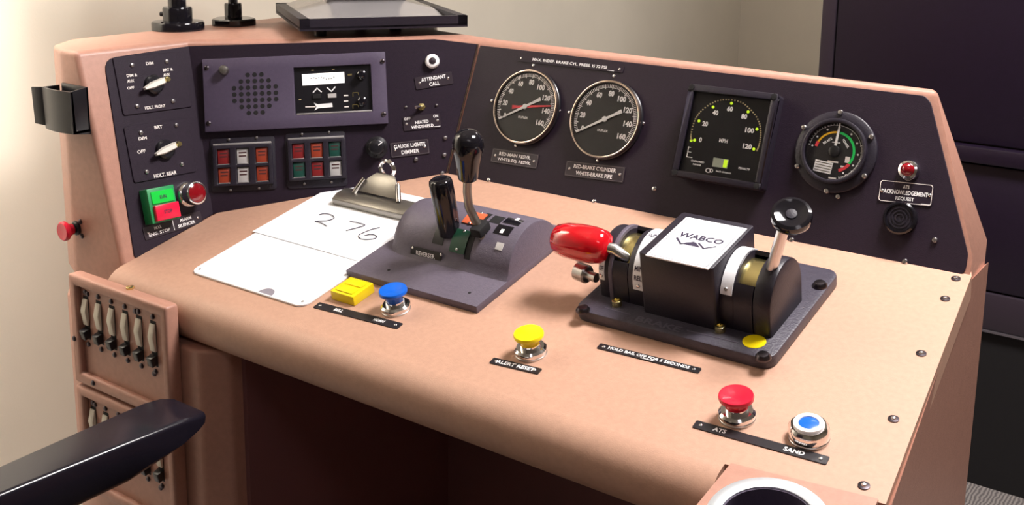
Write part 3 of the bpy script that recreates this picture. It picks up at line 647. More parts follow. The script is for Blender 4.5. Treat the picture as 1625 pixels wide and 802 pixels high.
arc_band(t, 'red_band', 0.0235, 0.0275, radians(-32), radians(-68), 0.0072, 'red_band')
arc_marks(t, 'scale_marks', 0.0345, 0.0365, 30, radians(20), radians(-70), 0.0006, 0.0070, 'white', (5, 0.001))
arc_marks(t, 'scale_marks', 0.0345, 0.0365, 12, radians(172), radians(95), 0.0005, 0.0070, 'white', (4, 0.001))
arc_band(t, 'scale_arc', 0.0343, 0.0347, radians(172), radians(-70), 0.0071, 'white')
for a in (173, 148, 118, 55, 28, 0, -28, -58):
    bm = new(); lathe(bm, [(0.0013, 0.007), (0.0013, 0.0073)], 10); part('scale_dot', bm, 'white', t, T(*pol(0.0305, radians(a)), 0))
lettering(t, 'BRAKE', -0.0115, 0.0125, 0.013, 0.0034, 0.0072, 'white', rot=radians(40)); lettering(t, 'POWER', 0.0125, 0.012, 0.013, 0.0034, 0.0072, 'white', rot=radians(-48))
lettering(t, 'AMPERES', 0.0, 0.0118, 0.011, 0.0018, 0.0072, 'white')
x, y = L((1308, 266)); bm = new(); box(bm, x-0.0118, x+0.0118, y-0.0075, y+0.0075, 0.0068, 0.0072); tb = part('data_table', bm, 'white', t, RZ(radians(-4)))
for k in range(4):
    bm = new(); box(bm, x-0.0105, x+0.0105, y-0.0055+k*0.0034, y-0.0045+k*0.0034, 0.0072, 0.0074); part('table_row', bm, 'dull_steel', tb)
for p, w_, h_ in (((1322, 257), 0.014, 0.0022), ((1321, 283), 0.010, 0.002), ((1320, 287), 0.012, 0.002), ((1345, 254), 0.006, 0.008), ((1339, 265), 0.008, 0.0022)): rect_at(t, 'print_line', p, w_, h_, 0.0068, 0.0070, 'cream_print', L, 0)
needle(t, 'pointer', 0.0375, 0.0, radians(89), 0.0078, 'white', 0.0009, 0.001)
bm = new(); box(bm, 0.010, 0.033, -0.0013, 0.0013, 0.0078, 0.0086, RZ(radians(88))); part('pointer', bm, 'white', t)
bm = new(); lathe(bm, [(0.0075, 0.0068), (0.0075, 0.0095), (0.006, 0.0105)], 24); part('hub', bm, 'black', t)
bm = new(); lathe(bm, [(0.0376, 0.0118), (0.0376, 0.0122)], 48); part('glass', bm, 'glass_ag', t)

# ------------------------------------------------------------------ ATS lamp and sounder
f = fr(P3, 1443, 271); t = thing('indicator_lamp', 'red domed indicator lamp in chrome ring above the acknowledgement plate', 'indicator lamp', f)
bm = new(); lathe(bm, [(0.0130, 0), (0.0130, 0.005), (0.0115, 0.008), (0.0088, 0.009), (0.0085, 0.006)], 32); part('bezel', bm, 'chrome', t)
bm = new(); lathe(bm, [(0.0085, 0.004), (0.0085, 0.009), (0.0075, 0.0125), (0.005, 0.0152), (0.002, 0.0162)], 24); part('lens', bm, 'red_lens', t)
f = fr(P3, 1430, 347); t = thing('warning_sounder', 'round black warning sounder under the acknowledgement plate', 'buzzer', f)
bm = new(); lathe(bm, [(0.0205, 0), (0.0205, 0.007), (0.0185, 0.009), (0.0165, 0.009), (0.0160, 0.006)], 40); part('body', bm, 'black_gloss', t)
bm = new(); lathe(bm, [(0.0159, 0.004), (0.0159, 0.0065)], 32); part('grille', bm, 'cast', t)
for k in range(3):
    bm = new(); annulus(bm, 0.004+0.004*k, 0.0052+0.004*k, 0.0065, 0.0078, 28); part('grille_ring', bm, 'cast', t)

# ================================================================== THINGS ON THE DESK
def on_desk(name, label, cat, u, v, rot=0.0, group=None, h=0.0): return thing(name, label, cat, desk.frame(u, v, h, rot), group)
# clipboard, drawn in desk coordinates
BX0, BX1, BY0, BY1 = -0.143, 0.086, -0.406, -0.089
cbx, cby = (BX0+BX1)/2, (BY0+BY1)/2
t = on_desk('clipboard', 'white clipboard with a steel spring clip lying on the desk', 'clipboard', cbx, cby)
hx, hy = (BX1-BX0)/2, (BY1-BY0)/2
bm = new(); prism(bm, rrect(-hx, hx, -hy, hy, 0.014, 6), 0.0, 0.003); part('board', bm, 'board', t, bevel=0.0006, seg=1)
ar = [(0.012+0.013*cos(a), -hy+0.0025+0.013*sin(a)) for a in [pi*k/12 for k in range(13)]]
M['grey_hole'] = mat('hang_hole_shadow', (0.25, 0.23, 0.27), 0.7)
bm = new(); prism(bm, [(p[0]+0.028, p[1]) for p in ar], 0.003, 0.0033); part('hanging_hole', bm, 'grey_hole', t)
for sx in (-1, 1):
    bm = new(); lathe(bm, [(0.002, 0.003), (0.002, 0.0034)], 10); part('rivet', bm, 'steel', t, T(sx*(hx-0.010), -hy+0.010, 0))
q0 = desk.uv(530, 319, 0.008); q1 = desk.uv(645, 346, 0.008)
kx = (q0[0]+q1[0])/2-cbx; ky = (q0[1]+q1[1])/2-cby; kl = (q1[0]-q0[0])/2
ck = T(kx, ky+0.006, 0.003)
bm = new(); loft(bm, [[(x, -0.010, 0.0012), (x, -0.0095, 0.011), (x, 0.002, 0.0155), (x, 0.020, 0.0155), (x, 0.034, 0.009), (x, 0.034, 0.0015)] for x in (-kl, kl)])
cl = part('clip', bm, 'dull_steel', t, ck, bevel=0.0012)
bm = new(); loft(bm, [[(-0.042, 0.016, 0.018), (0.042, 0.016, 0.018), (0.042, 0.020, 0.018), (-0.042, 0.020, 0.018)], [(-0.030, 0.030, 0.036), (0.030, 0.030, 0.036), (0.030, 0.033, 0.035), (-0.030, 0.033, 0.035)], [(-0.018, 0.040, 0.043), (0.018, 0.040, 0.043), (0.018, 0.042, 0.0415), (-0.018, 0.042, 0.0415)]]); part('lever_plate', bm, 'dull_steel', cl, bevel=0.0008)
for sx in (-1, 1):
    bm = new(); tube(bm, [(sx*0.046, 0.012, 0.017), (sx*0.034, 0.028, 0.036)], 0.0042, 10); part('lever_arm', bm, 'chrome', cl)
bm = new(); ringp = [(0.014*cos(a), 0.046+0.010*cos(pi/2)+0.0025*sin(a), 0.050+0.012*sin(a)) for a in [2*pi*k/20 for k in range(21)]]; tube(bm, ringp, 0.0035, 8); part('hanging_loop', bm, 'chrome', cl)
# handwritten sheet
pA = desk.uv(405, 367, 0.0035); pB = desk.uv(513, 306, 0.0035)
t = on_desk('note_paper', 'white sheet with handwritten number 276 held under the clip', 'paper', 0, 0, h=0.0032)
sh = [(-0.149, -0.282), (0.068, -0.284), (0.070, -0.150), (-0.146, -0.128)]
bm = new()
nx, ny = 8, 6; G = [[None]*(ny+1) for _ in range(nx+1)]
for i in range(nx+1):
    for j in range(ny+1):
        s, q_ = i/nx, j/ny; a = np.array(sh[0])*(1-s)+np.array(sh[1])*s; b = np.array(sh[3])*(1-s)+np.array(sh[2])*s; p = a*(1-q_)+b*q_
        G[i][j] = bm.verts.new((p[0], p[1], 0.0004+0.0005*(1-q_)**2*(0.4+0.6*abs(sin(3*s)))))
for i in range(nx):
    for j in range(ny): bm.faces.new((G[i][j], G[i+1][j], G[i+1][j+1], G[i][j+1]))
g = bmesh.ops.extrude_face_region(bm, geom=bm.faces[:]); bmesh.ops.translate(bm, vec=(0, 0, -0.0003), verts=[v for v in g['geom'] if isinstance(v, bmesh.types.BMVert)])
part('sheet', bm, 'paper', t)
def ink(pts, wd=0.0013):
    P = [np.array(desk.uv(*p, 0.005)) for p in pts]; P = catmull(P, 5)
    bm = new(); tube(bm, [(p[0], p[1], 0.0017) for p in P], wd/2, 5); part('pen_stroke', bm, 'ink', t)
ink([(506, 341), (515, 339), (526, 341), (530, 346), (520, 350), (505, 351), (500, 352)]); ink([(500, 351), (510, 354), (519, 359)])
ink([(555, 351), (566, 353), (577, 356), (578, 358), (565, 362), (549, 366)])
ink([(603, 361), (590, 364), (575, 370), (569, 374), (573, 379), (585, 380), (596, 378), (597, 374), (588, 372), (578, 374)])

# --- throttle and reverser stand
TU0, TU1, TV0, TV1 = 0.082, 0.306, -0.319, -0.098
HC, HR, HU0 = -0.190, 0.062, 0.112
t = on_desk('throttle_stand', 'charcoal throttle and reverser stand with a rounded hump and two levers', 'control lever', 0, 0)
bm = new(); prism(bm, [(TU0, TV0), (TU1, TV0), (TU1, TV1), (TU0+0.05, TV1), (TU0, TV0+0.09)], 0.0, 0.0105); base = part('base_plate', bm, 'grey_cast', t, bevel=0.0012)
bm = new(); rings = []
for x, s in ((HU0-0.022, 0.55), (HU0-0.014, 0.80), (HU0-0.004, 0.93), (HU0+0.012, 0.99), (HU0+0.03, 1.0), (TU1-0.0045, 1.0), (TU1-0.001, 0.985), (TU1, 0.95)):
    rr = HR*s; pr = []
    a0 = math.asin(min(0.0100/rr, 0.9))
    for k in range(25): a = pi-a0-(pi-2*a0)*k/24; pr.append((x, HC+rr*cos(a), rr*sin(a)))
    pr[0] = (x, HC-rr-0.004*s, 0.0100); rings.append(pr)
loft(bm, rings); hump = part('hump', bm, 'grey_cast', t)
# ray meets the hump's surface
def on_hump(px, py, R_=HR, c=HC, hc=0.0):
    r = ray(px, py); d = np.array([r@desk.e1, r@desk.e2, r@desk.n]); s = CAM-desk.o; s = np.array([s@desk.e1, s@desk.e2-c, s@desk.n-hc])
    A = d[1]**2+d[2]**2; B = 2*(s[1]*d[1]+s[2]*d[2]); Cc = s[1]**2+s[2]**2-R_**2; k = (-B-math.sqrt(max(B*B-4*A*Cc, 0)))/(2*A); p = s+k*d
    return p[0], atan2(p[2], -p[1])               # x along the axis and angle up from the front
def hump_patch(parent, name, quad, m, lift=0.0012, R_=HR, c=HC, hc=0.0, n=8, rect=True):
    P = [on_hump(*p, R_, c, hc) for p in quad]
    u0 = (P[0][0]+P[3][0])/2; u1 = (P[1][0]+P[2][0])/2; a0 = (P[0][1]+P[1][1])/2; a1 = (P[2][1]+P[3][1])/2
    bm = new()
    rings = []
    for k in range(n+1):
        a = a0+(a1-a0)*k/n
        rings.append([(u, c-cos(a)*r2, hc+sin(a)*r2) for u, r2 in ((u0, R_-0.002), (u1, R_-0.002), (u1, R_+lift), (u0, R_+lift))])
    loft(bm, rings); ob = part(name, bm, m, parent); return ob, u0, u1, a0, a1
def hump_text(parent, s, u0, u1, a0, a1, R_=HR, c=HC, hc=0.0, fw=0.8, fh=0.5, m='white', lift=0.0016, vertical=False, at=0.5):
    am = a0+(a1-a0)*at; mid = (u0+u1)/2
    fm = Matrix(((1, 0, 0, mid), (0, sin(am), -cos(am), c-cos(am)*(R_+lift)), (0, cos(am), sin(am), hc+sin(am)*(R_+lift)), (0, 0, 0, 1)))
    W, H = (u1-u0)*fw, abs(a1-a0)*R_*fh
    ob = lettering(parent, s, 0, 0, W, H, 0, m); ob.matrix_local = fm; return ob
def hump_dot(parent, px, py, kind='xs', R_=HR, c=HC, hc=0.0, lift=0.0012):
    u, a = on_hump(px, py, R_+lift, c, hc); r2 = R_+lift
    return screw(parent, u, c-cos(a)*r2, hc+sin(a)*r2, kind, rx=RX(pi/2-a))
pt_, *q = hump_patch(t, 'reverser_plate', [(649, 406), (698, 417), (704, 402), (657, 391)], 'plate', 0.0016); hump_text(pt_, 'REVERSER', *q, fw=0.62, fh=0.42, lift=0.0019)
hump_dot(pt_, 655, 393.5, lift=0.0016); hump_dot(pt_, 700, 405, lift=0.0016)
pt_, *q = hump_patch(t, 'green_plate', [(714, 400), (738, 404), (748, 368), (724, 363)], 'dark_green', 0.0016)
hump_dot(pt_, 725, 396, lift=0.0016); hump_dot(pt_, 737, 367, lift=0.0016)
pt_, *q = hump_patch(t, 'orange_plate', [(731, 353), (757, 359), (777, 343), (751, 337)], 'orange', 0.0016)
hump_dot(pt_, 745, 354, lift=0.0016); hump_dot(pt_, 764, 338.5, lift=0.0016)
hump_patch(t, 'lever_slot', [(683, 386), (700, 389), (716, 359), (699, 356)], 'black', 0.0005)
hump_patch(t, 'lever_slot', [(741, 412), (749, 414), (778, 340), (769, 338)], 'hole', 0.0005)
for q4 in ([(783, 370), (808, 376), (815, 361), (791, 356)], [(797, 354), (824, 359), (832, 350), (806, 346)]): hump_patch(t, 'indicator_window', q4, 'black_gloss', 0.0004)
pw, *q = hump_patch(t, 'arrow_mark', [(793, 370), (798, 371), (801, 365), (796, 364)], 'white', 0.0007)
hump_patch(t, 'arrow_mark', [(818, 350), (823, 351), (825, 347.5), (820, 346.5)], 'white', 0.0007)
hump_patch(t, 'lamp_window', [(786, 396), (797, 398.5), (800, 387), (789, 384.5)], 'lamp_white', 0.0009)
hump_patch(t, 'window_recess', [(778, 353), (795, 357), (800, 345), (783, 342)], 'hole', 0.0003)
for p in ((617, 429), (745, 465)):
    u, v = desk.uv(*p, 0.0105); bm = new(); lathe(bm, [(0.0022, 0), (0.0022, 0.0004)], 10); part('plug', bm, 'hole', base, T(u, v, 0.0105))
# reverser handle: stands out of its slot in the desk's (u, v, h) space
def desk_pt_on(px, py, v):                       # pixel on the upright plane v = const of the desk frame
    pl = Plane(desk.pt(0, v, 0), desk.e1, desk.n); a = pl.uv(px, py); return a[0], v, a[1]
ua, aa = on_hump(711, 362); vb = HC-cos(aa)*HR
b0 = Vector(desk_pt_on(712, 358, vb)); b1 = Vector(desk_pt_on(698, 283, vb))
ax = (b1-b0).normalized(); b0 = b0-ax*0.012; Ln = (b1-b0).length; mz = ax.to_track_quat('Z', 'Y').to_matrix().to_4x4(); mz.translation = b0
def fluted(r, n=8, d=0.06, seg=48): return [(r*(1-d*(0.5+0.5*cos(n*2*pi*k/seg))**3)*cos(2*pi*k/seg), r*(1-d*(0.5+0.5*cos(n*2*pi*k/seg))**3)*sin(2*pi*k/seg)) for k in range(seg)]
bm = new(); loft(bm, [[(x*s, y*s, z*Ln) for x, y in fluted(0.0165)] for z, s in ((0.0, 0.90), (0.15, 0.92), (0.70, 1.0), (0.90, 1.0), (0.96, 0.93), (0.99, 0.75), (1.0, 0.45))]); part('reverser_handle', bm, 'black_gloss', t, mz)
# throttle lever: bent steel rod with a pear knob
ut, at_ = on_hump(761, 372); vt = HC-cos(at_)*HR
path = [Vector(desk_pt_on(px, py, vt)) for px, py in ((770, 392), (763, 366), (752, 345), (744, 328), (741.5, 305), (742, 275), (742.5, 250))]
bm = new(); tube(bm, path, 0.0058, 14); lv = part('throttle_lever', bm, 'dull_steel', t)
bm = new(); box(bm, -0.009, 0.009, -0.012, 0.012, -0.004, 0.010); part('lever_boot', bm, 'hole', t, Matrix.Translation(path[1]) @ RX(0.2), bevel=0.003)
k0 = Vector(desk_pt_on(742.5, 283, vt)); k1 = Vector(desk_pt_on(743, 208, vt)); kax = (k1-k0).normalized(); KL = (k1-k0).length
mz = kax.to_track_quat('Z', 'Y').to_matrix().to_4x4(); mz.translation = k0
bm = new(); lathe(bm, [(0.0125, 0), (0.0135, 0.004), (0.0150, KL*0.25), (0.0180, KL*0.48), (0.0205, KL*0.66), (0.0200, KL*0.80), (0.0160, KL*0.92), (0.0095, KL*0.985), (0.003, KL)], 36); part('throttle_knob', bm, 'black_gloss', lv, mz)

# --- push buttons on the desk
def hex_collar(t, r=0.0178, h=0.010):
    bm = new(); lathe(bm, [(r*1.06, 0), (r*1.06, 0.002), (r*1.0, 0.003)], 36); part('washer', bm, 'steel', t)
    bm = new(); loft(bm, [[(x*s, y*s, z) for x, y in [(r*1.08*(1-0.035*(0.5-0.5*cos(6*2*pi*k/48)))*cos(2*pi*k/48), r*1.08*(1-0.035*(0.5-0.5*cos(6*2*pi*k/48)))*sin(2*pi*k/48)) for k in range(48)]] for s, z in ((0.97, 0.0025), (1.0, 0.004), (1.0, h*0.75), (0.86, h), (0.70, h))]); part('collar', bm, 'chrome', t)
def mushroom(base_px, label, col, R_=0.0185, hgt=0.027, dish=True, tilt=0.0, tilt_dir=0.0):
    u, v = desk.uv(*base_px); t = on_desk('mushroom_button', label, 'push button', u, v)
    hex_collar(t)
    bm = new(); lathe(bm, [(0.0120, 0.008), (0.0120, 0.0145), (0.0105, 0.015)], 28); part('sleeve', bm, 'chrome', t)
    bm = new(); lathe(bm, [(0.0100, 0.012), (0.0105, hgt-0.009), (R_*0.82, hgt-0.0065), (R_*0.98, hgt-0.0045), (R_, hgt-0.002), (R_*0.95, hgt), (R_*0.80, hgt-0.0002), (R_*0.4, hgt-(0.0022 if dish else -0.0014)), (R_*0.1, hgt-(0.003 if dish else -0.0018))], 40)
    part('button_head', bm, col, t, T(0, 0, 0) @ Matrix.Rotation(tilt, 4, (cos(tilt_dir), sin(tilt_dir), 0))); return t
mushroom((629, 492), 'blue mushroom push button beside the yellow double button', 'blue', 0.0185, 0.030, True)
mushroom((843, 561), 'yellow mushroom push button behind the alert reset plate', 'yellow', 0.0178, 0.028, False)
mushroom((1170, 663), 'red mushroom push button behind the ATS lettering', 'red', 0.0182, 0.028, True)
u, v = desk.uv(1284, 695); t = on_desk('sand_button', 'flat blue push button with white ring in chrome collar behind SAND lettering', 'push button', u, v)
hex_collar(t, 0.0188, 0.016)
bm = new(); annulus(bm, 0.0098, 0.0150, 0.012, 0.0185, 40); part('white_ring', bm, 'white', t, bevel=0.0010)
bm = new(); lathe(bm, [(0.0097, 0.010), (0.0097, 0.0172), (0.008, 0.0178)], 32); part('plunger', bm, 'blue', t)
# bell button: yellow two-step rocker block
qd = [desk.uv(*p, 0.014) for p in ((523, 462), (562, 471), (594, 448), (553, 439))]
qm = sum(qd)/4; t = on_desk('bell_button', 'yellow double push button block behind the BELL lettering', 'push button', qm[0], qm[1])
wx = (qd[1][0]-qd[0][0])/2; wy = (qd[2][1]-qd[1][1])/2
wx = abs(wx); wy = abs(wy)
bm = new(); box(bm, -wx, wx, -wy, wy, 0, 0.0135); part('housing', bm, 'yellow', t, bevel=0.001)
for k in (-1, 1):
    bm = new(); box(bm, -wx*0.72, wx*0.72, (k-0.78)*wy/2*0.88, (k+0.78)*wy/2*0.88, 0.0130, 0.0150); part('key', bm, 'yellow', t, bevel=0.0008)

# --- brake stand
M['cast_base'] = mat('grey_cast_base', (0.048, 0.041, 0.059), 0.42, 0, 0.12, 150, 0.3, 350)
BC, BHC, BR = -0.195, 0.043, 0.045                # drum axis in v, h and radius
U0, U1 = 0.422, 0.674
t = on_desk('brake_stand', 'black brake valve stand with WABCO plate, red handle and chrome lever', 'control lever', 0, 0)
bm = new(); prism(bm, rrect(U0, U1, -0.278, -0.072, 0.016, 5), 0.0, 0.015); base = part('base_plate', bm, 'cast_base', t, bevel=0.002)
for p in ((925, 491), (1211, 566), (1301, 452)):
    u, v = desk.uv(*p, 0.017); bm = new(); lathe(bm, [(0.0088, 0), (0.0088, 0.002), (0.006, 0.0055), (0.003, 0.006)], 20); s_ = part('corner_screw', bm, 'screw_dark', base, T(u, v, 0.015))
u2 = desk.uv(925, 491, 0.017)[0]; v2 = desk.uv(1301, 452, 0.017)[1]
bm = new(); lathe(bm, [(0.0088, 0), (0.0088, 0.002), (0.006, 0.0055), (0.003, 0.006)], 20); part('corner_screw', bm, 'screw_dark', base, T(u2, v2, 0.015))
for p in ((979, 481), (1143, 522)):
    u, v = desk.uv(*p, 0.018); bm = new(); lathe(bm, [(0.006, 0), (0.006, 0.007), (0.005, 0.0075), (0.0035, 0.0075), (0.0030, 0.0055)], 18); part('cap_screw', bm, 'brass', base, T(u, v, 0.015))
u, v = desk.uv(1197, 542.5, 0.015); bm = new(); lathe(bm, [(0.0130, 0.015), (0.0130, 0.0154)], 28); part('yellow_sticker', bm, 'yellow', base, T(u, v, 0))
u, v = desk.uv(1045, 515, 0.015)
M['cast_light'] = mat('cast_worn', (0.10, 0.085, 0.12), 0.35)
lettering(base, 'BRAKE', u, v, 0.058, 0.011, 0.0156, 'cast_light')
for quad in ([(960, 489), (1000, 500)], [(1090, 525), (1172, 545)]):
    a = desk.uv(*quad[0], 0.015); b = desk.uv(*quad[1], 0.015); bm = new(); tube(bm, [(a[0], a[1], 0.015), (b[0], b[1], 0.015)], 0.0008, 6); part('cast_rib', bm, 'cast_light', base)
def arch(x0, x1, R_, m, name, bevel=0.0, wide=0.0, inner=None):
    bm = new(); pr = [(BC-R_, 0.012)]+[(BC-R_*cos(pi*k/20), BHC+R_*sin(pi*k/20)) for k in range(21)]+[(BC+R_, 0.012)]
    loft(bm, [[(x, v, h) for v, h in pr] for x in (x0, x1)]); return part(name, bm, m, t, bevel=bevel)
# drums: the right one and the left one each have a window that shows a brass rotor
arch(0.596, 0.614, BR*1.0, 'cast', 'right_drum', 0.002); 
def arch_window(x0, x1, a0, a1, name):             # housing shell with an opening between angles a0..a1
    th = 0.005
    for s0, s1 in ((0.0, a0), (a1, pi)):
        bm = new()
        outer = [(BC-BR*cos(a), BHC+BR*sin(a)) for a in np.linspace(s0, s1, 14)]; inner = [(BC-(BR-th)*cos(a), BHC+(BR-th)*sin(a)) for a in np.linspace(s1, s0, 14)]
        if s0 == 0.0: pr = [(BC-BR, 0.012)]+outer+inner+[(BC-BR+th, 0.012)]
        else: pr = outer+[(BC+BR, 0.012), (BC+BR-th, 0.012)]+inner
        loft(bm, [[(x, v, h) for v, h in pr] for x in (x0, x1)]); part(name, bm, 'cast', t)
arch_window(0.614, 0.636, radians(38), radians(115), 'right_drum')
arch(0.636, 0.658, BR, 'cast', 'right_drum', 0.003)
bm = new(); lathe(bm, [(BR-0.009, -0.011), (BR-0.009, 0.011)], 40); part('brass_rotor', bm, 'brass', t, T(0.625, BC, BHC) @ RY(pi/2))
arch(0.478, 0.505, BR, 'cast', 'left_drum', 0.002)
arch_window(0.458, 0.478, radians(30), radians(120), 'left_drum')
arch(0.437, 0.458, BR*0.97, 'cast', 'left_drum', 0.003)
bm = new(); lathe(bm, [(BR-0.009, -0.010), (BR-0.009, 0.010)], 40); part('brass_rotor', bm, 'brass', t, T(0.468, BC, BHC) @ RY(pi/2))
# centre box with the printed plate
bm = new(); prism(bm, rrect(0.503, 0.597, BC-0.055, BC+0.055, 0.003, 2), 0.012, 0.0945); cb = part('centre_box', bm, 'cast', t, bevel=0.0018)
hp = 0.0948; pc = [desk.uv(*p, hp) for p in ((1022, 405), (1123, 428), (1185, 365), (1093, 345))]
px0 = (pc[0][0]+pc[3][0])/2; px1 = (pc[1][0]+pc[2][0])/2; py0 = (pc[0][1]+pc[1][1])/2; py1 = (pc[2][1]+pc[3][1])/2
px0, px1 = max(px0, 0.506), min(px1, 0.594)
bm = new(); box(bm, px0, px1, py0, py1, 0.0940, 0.0956); wp = part('maker_plate', bm, 'paper', t)
bm = new(); i = 0.003
for (a, b, c, d) in ((px0+i, px1-i, py0+i, py0+i+0.0006), (px0+i, px1-i, py1-i-0.0006, py1-i), (px0+i, px0+i+0.0006, py0+i, py1-i), (px1-i-0.0006, px1-i, py0+i, py1-i)): box(bm, a, b, c, d, 0.0955, 0.0958)
part('border_line', bm, 'ink', wp)
wx0, wyc = (px0+px1)/2, (py0+py1)/2
lettering(wp, 'WABCO', wx0+0.001, wyc+0.009, 0.056, 0.0115, 0.0959, 'ink', bold=0.035)
sx, sy = wx0+0.001, wyc-0.0065
stroke(wp, [(sx-0.026, sy+0.0055), (sx-0.0155, sy-0.0055), (sx-0.003, sy+0.0035)], 0.0026, 0.0959, 'ink', 'emblem'); stroke(wp, [(sx+0.003, sy+0.0035), (sx+0.0135, sy-0.0055), (sx+0.024, sy+0.0035)], 0.0024, 0.0959, 'ink', 'emblem')
bm = new(); vs = [bm.verts.new((*p, 0.0959)) for p in ((sx-0.0115, sy-0.0050), (sx+0.009, sy-0.0050), (sx-0.001, sy+0.004))]; bm.faces.new(vs); part('emblem', bm, 'ink', wp, smooth=False)
# white legend strips wrapped over the drums
def drum_strip(x0, x1, a0, a1, words, R_=BR):
    bm = new(); rings = []
    for k in range(15):
        a = radians(a0+(a1-a0)*k/14); rings.append([(x, BC-cos(a)*r2, BHC+sin(a)*r2) for x, r2 in ((x0, R_-0.002), (x1, R_-0.002), (x1, R_+0.0012), (x0, R_+0.0012))])
    loft(bm, rings); st = part('legend_strip', bm, 'paper', t)
    for s, a, fw in words:
        a = radians(a); r2 = R_+0.0015
        fm = Matrix(((1, 0, 0, (x0+x1)/2), (0, sin(a), -cos(a), BC-cos(a)*r2), (0, cos(a), sin(a), BHC+sin(a)*r2), (0, 0, 0, 1)))
        ob = lettering(st, s, 0, 0, (x1-x0)*fw, 0.0062, 0, 'ink'); ob.matrix_local = fm
    a = radians(a0+8); screw(st, (x0+x1)/2, BC-cos(a)*(R_+0.0012), BHC+sin(a)*(R_+0.0012), 's', rx=RX(pi/2-a))
drum_strip(0.598, 0.612, 18, 130, [])
drum_strip(0.486, 0.501, -8, 120, [('REL', 12, 0.7), ('MIN', 26, 0.7), ('SUP', 85, 0.7)])
drum_strip(0.4385, 0.446, -6, 30, [('OFF', 14, 0.8)], BR*0.97)
arch(0.452, 0.4575, BR*1.02, 'grey_cast', 'left_drum', 0.001)
# red handle on its crank
def on_v(px, py, v): return Vector(desk_pt_on(px, py, v))
hv = BC-0.03
h0 = on_v(880, 378, hv); h1 = on_v(968, 394, hv); hax = (h1-h0).normalized(); HL = (h1-h0).length
mz = hax.to_track_quat('Z', 'Y').to_matrix().to_4x4(); mz.translation = h0
Rh = 0.0232
bm = new(); lathe(bm, [(Rh*0.25, 0), (Rh*0.62, 0.002), (Rh*0.82, 0.007), (Rh*0.95, HL*0.25), (Rh*1.0, HL*0.48), (Rh*0.98, HL*0.72), (Rh*0.86, HL*0.90), (Rh*0.66, HL*0.97), (Rh*0.3, HL)], 40); rh = part('red_handle', bm, 'red_gloss', t, mz)
bm = new(); tube(bm, [h1-hax*0.012, h1+hax*0.006, Vector((0.468, hv+0.004, h1.z-0.012)), Vector((0.468, BC-0.018, BHC+0.020))], [0.007, 0.007, 0.007, 0.007], 12); part('crank_arm', bm, 'steel', t)
k0 = on_v(925, 432, BC-0.030); bm = new(); lathe(bm, [(0.0105, 0), (0.0118, 0.001), (0.0118, 0.016), (0.010, 0.018), (0.006, 0.018), (0.006, 0.032)], 28)
kn = part('bail_knob', bm, 'steel', t, Matrix.Translation(k0-Vector((0.008, 0, 0))) @ RY(pi/2) @ RX(radians(10)))
# chrome independent brake lever with round black knob
l0 = on_v(1222, 436, BC-0.012); l1 = on_v(1243, 364, BC-0.012); l2 = on_v(1256, 343, BC-0.012)
bm = new(); tube(bm, [l0-(l1-l0)*0.15, l0, l1, l1+(l1-l0)*0.15], 0.0065, 16); lv = part('brake_lever', bm, 'steel', t)
bm = new(); lathe(bm, [(0.011, 0), (0.011, 0.002), (0.0068, 0.0025)], 20); part('lever_flange', bm, 'steel', t, Matrix.Translation(l0) @ (l1-l0).to_track_quat('Z', 'Y').to_matrix().to_4x4())
# the knob is a flat disc facing the operator and upward
dirk = Vector((0.18, -0.44, 0.88)).normalized()
mz = dirk.to_track_quat('Z', 'Y').to_matrix().to_4x4(); mz.translation = l2-dirk*0.004
Rk = 0.0222
bm = new(); lathe(bm, [(0.010, -0.010), (Rk*0.75, -0.006), (Rk*0.97, -0.001), (Rk, 0.004), (Rk*0.96, 0.009), (Rk*0.80, 0.0105), (Rk*0.5, 0.008), (Rk*0.2, 0.0075)], 44); part('lever_knob', bm, 'black_gloss', lv, mz)
bm = new(); lathe(bm, [(0.006, 0.007), (0.006, 0.0088), (0.003, 0.0092)], 16); part('knob_insert', bm, 'cast', lv, mz)

# ------------------------------------------------------------------ cup holder
t = on_desk('cup_holder', 'round cup holder with bright aluminium rim set in the desk shelf', 'cup holder', CUPU, CUPV)
bm = new(); annulus(bm, CUPR*0.76, CUPR, 0.0035, 0.0065, 64); part('rim', bm, 'alu', t, bevel=0.0014)
bm = new(); annulus(bm, CUPR*0.74, CUPR*0.765, -0.06, 0.0045, 64); part('cup_wall', bm, 'radio', t)
bm = new(); lathe(bm, [(CUPR*0.75, -0.062), (CUPR*0.75, -0.06)], 48); part('cup_bottom', bm, 'black', t)

# ================================================================== THINGS ON THE HOUSING'S DECK
def on_deck(px, py, z=0.0): 
    r = ray(px, py); k = (ZT+z-CAM[2])/r[2]; return CAM+r*k
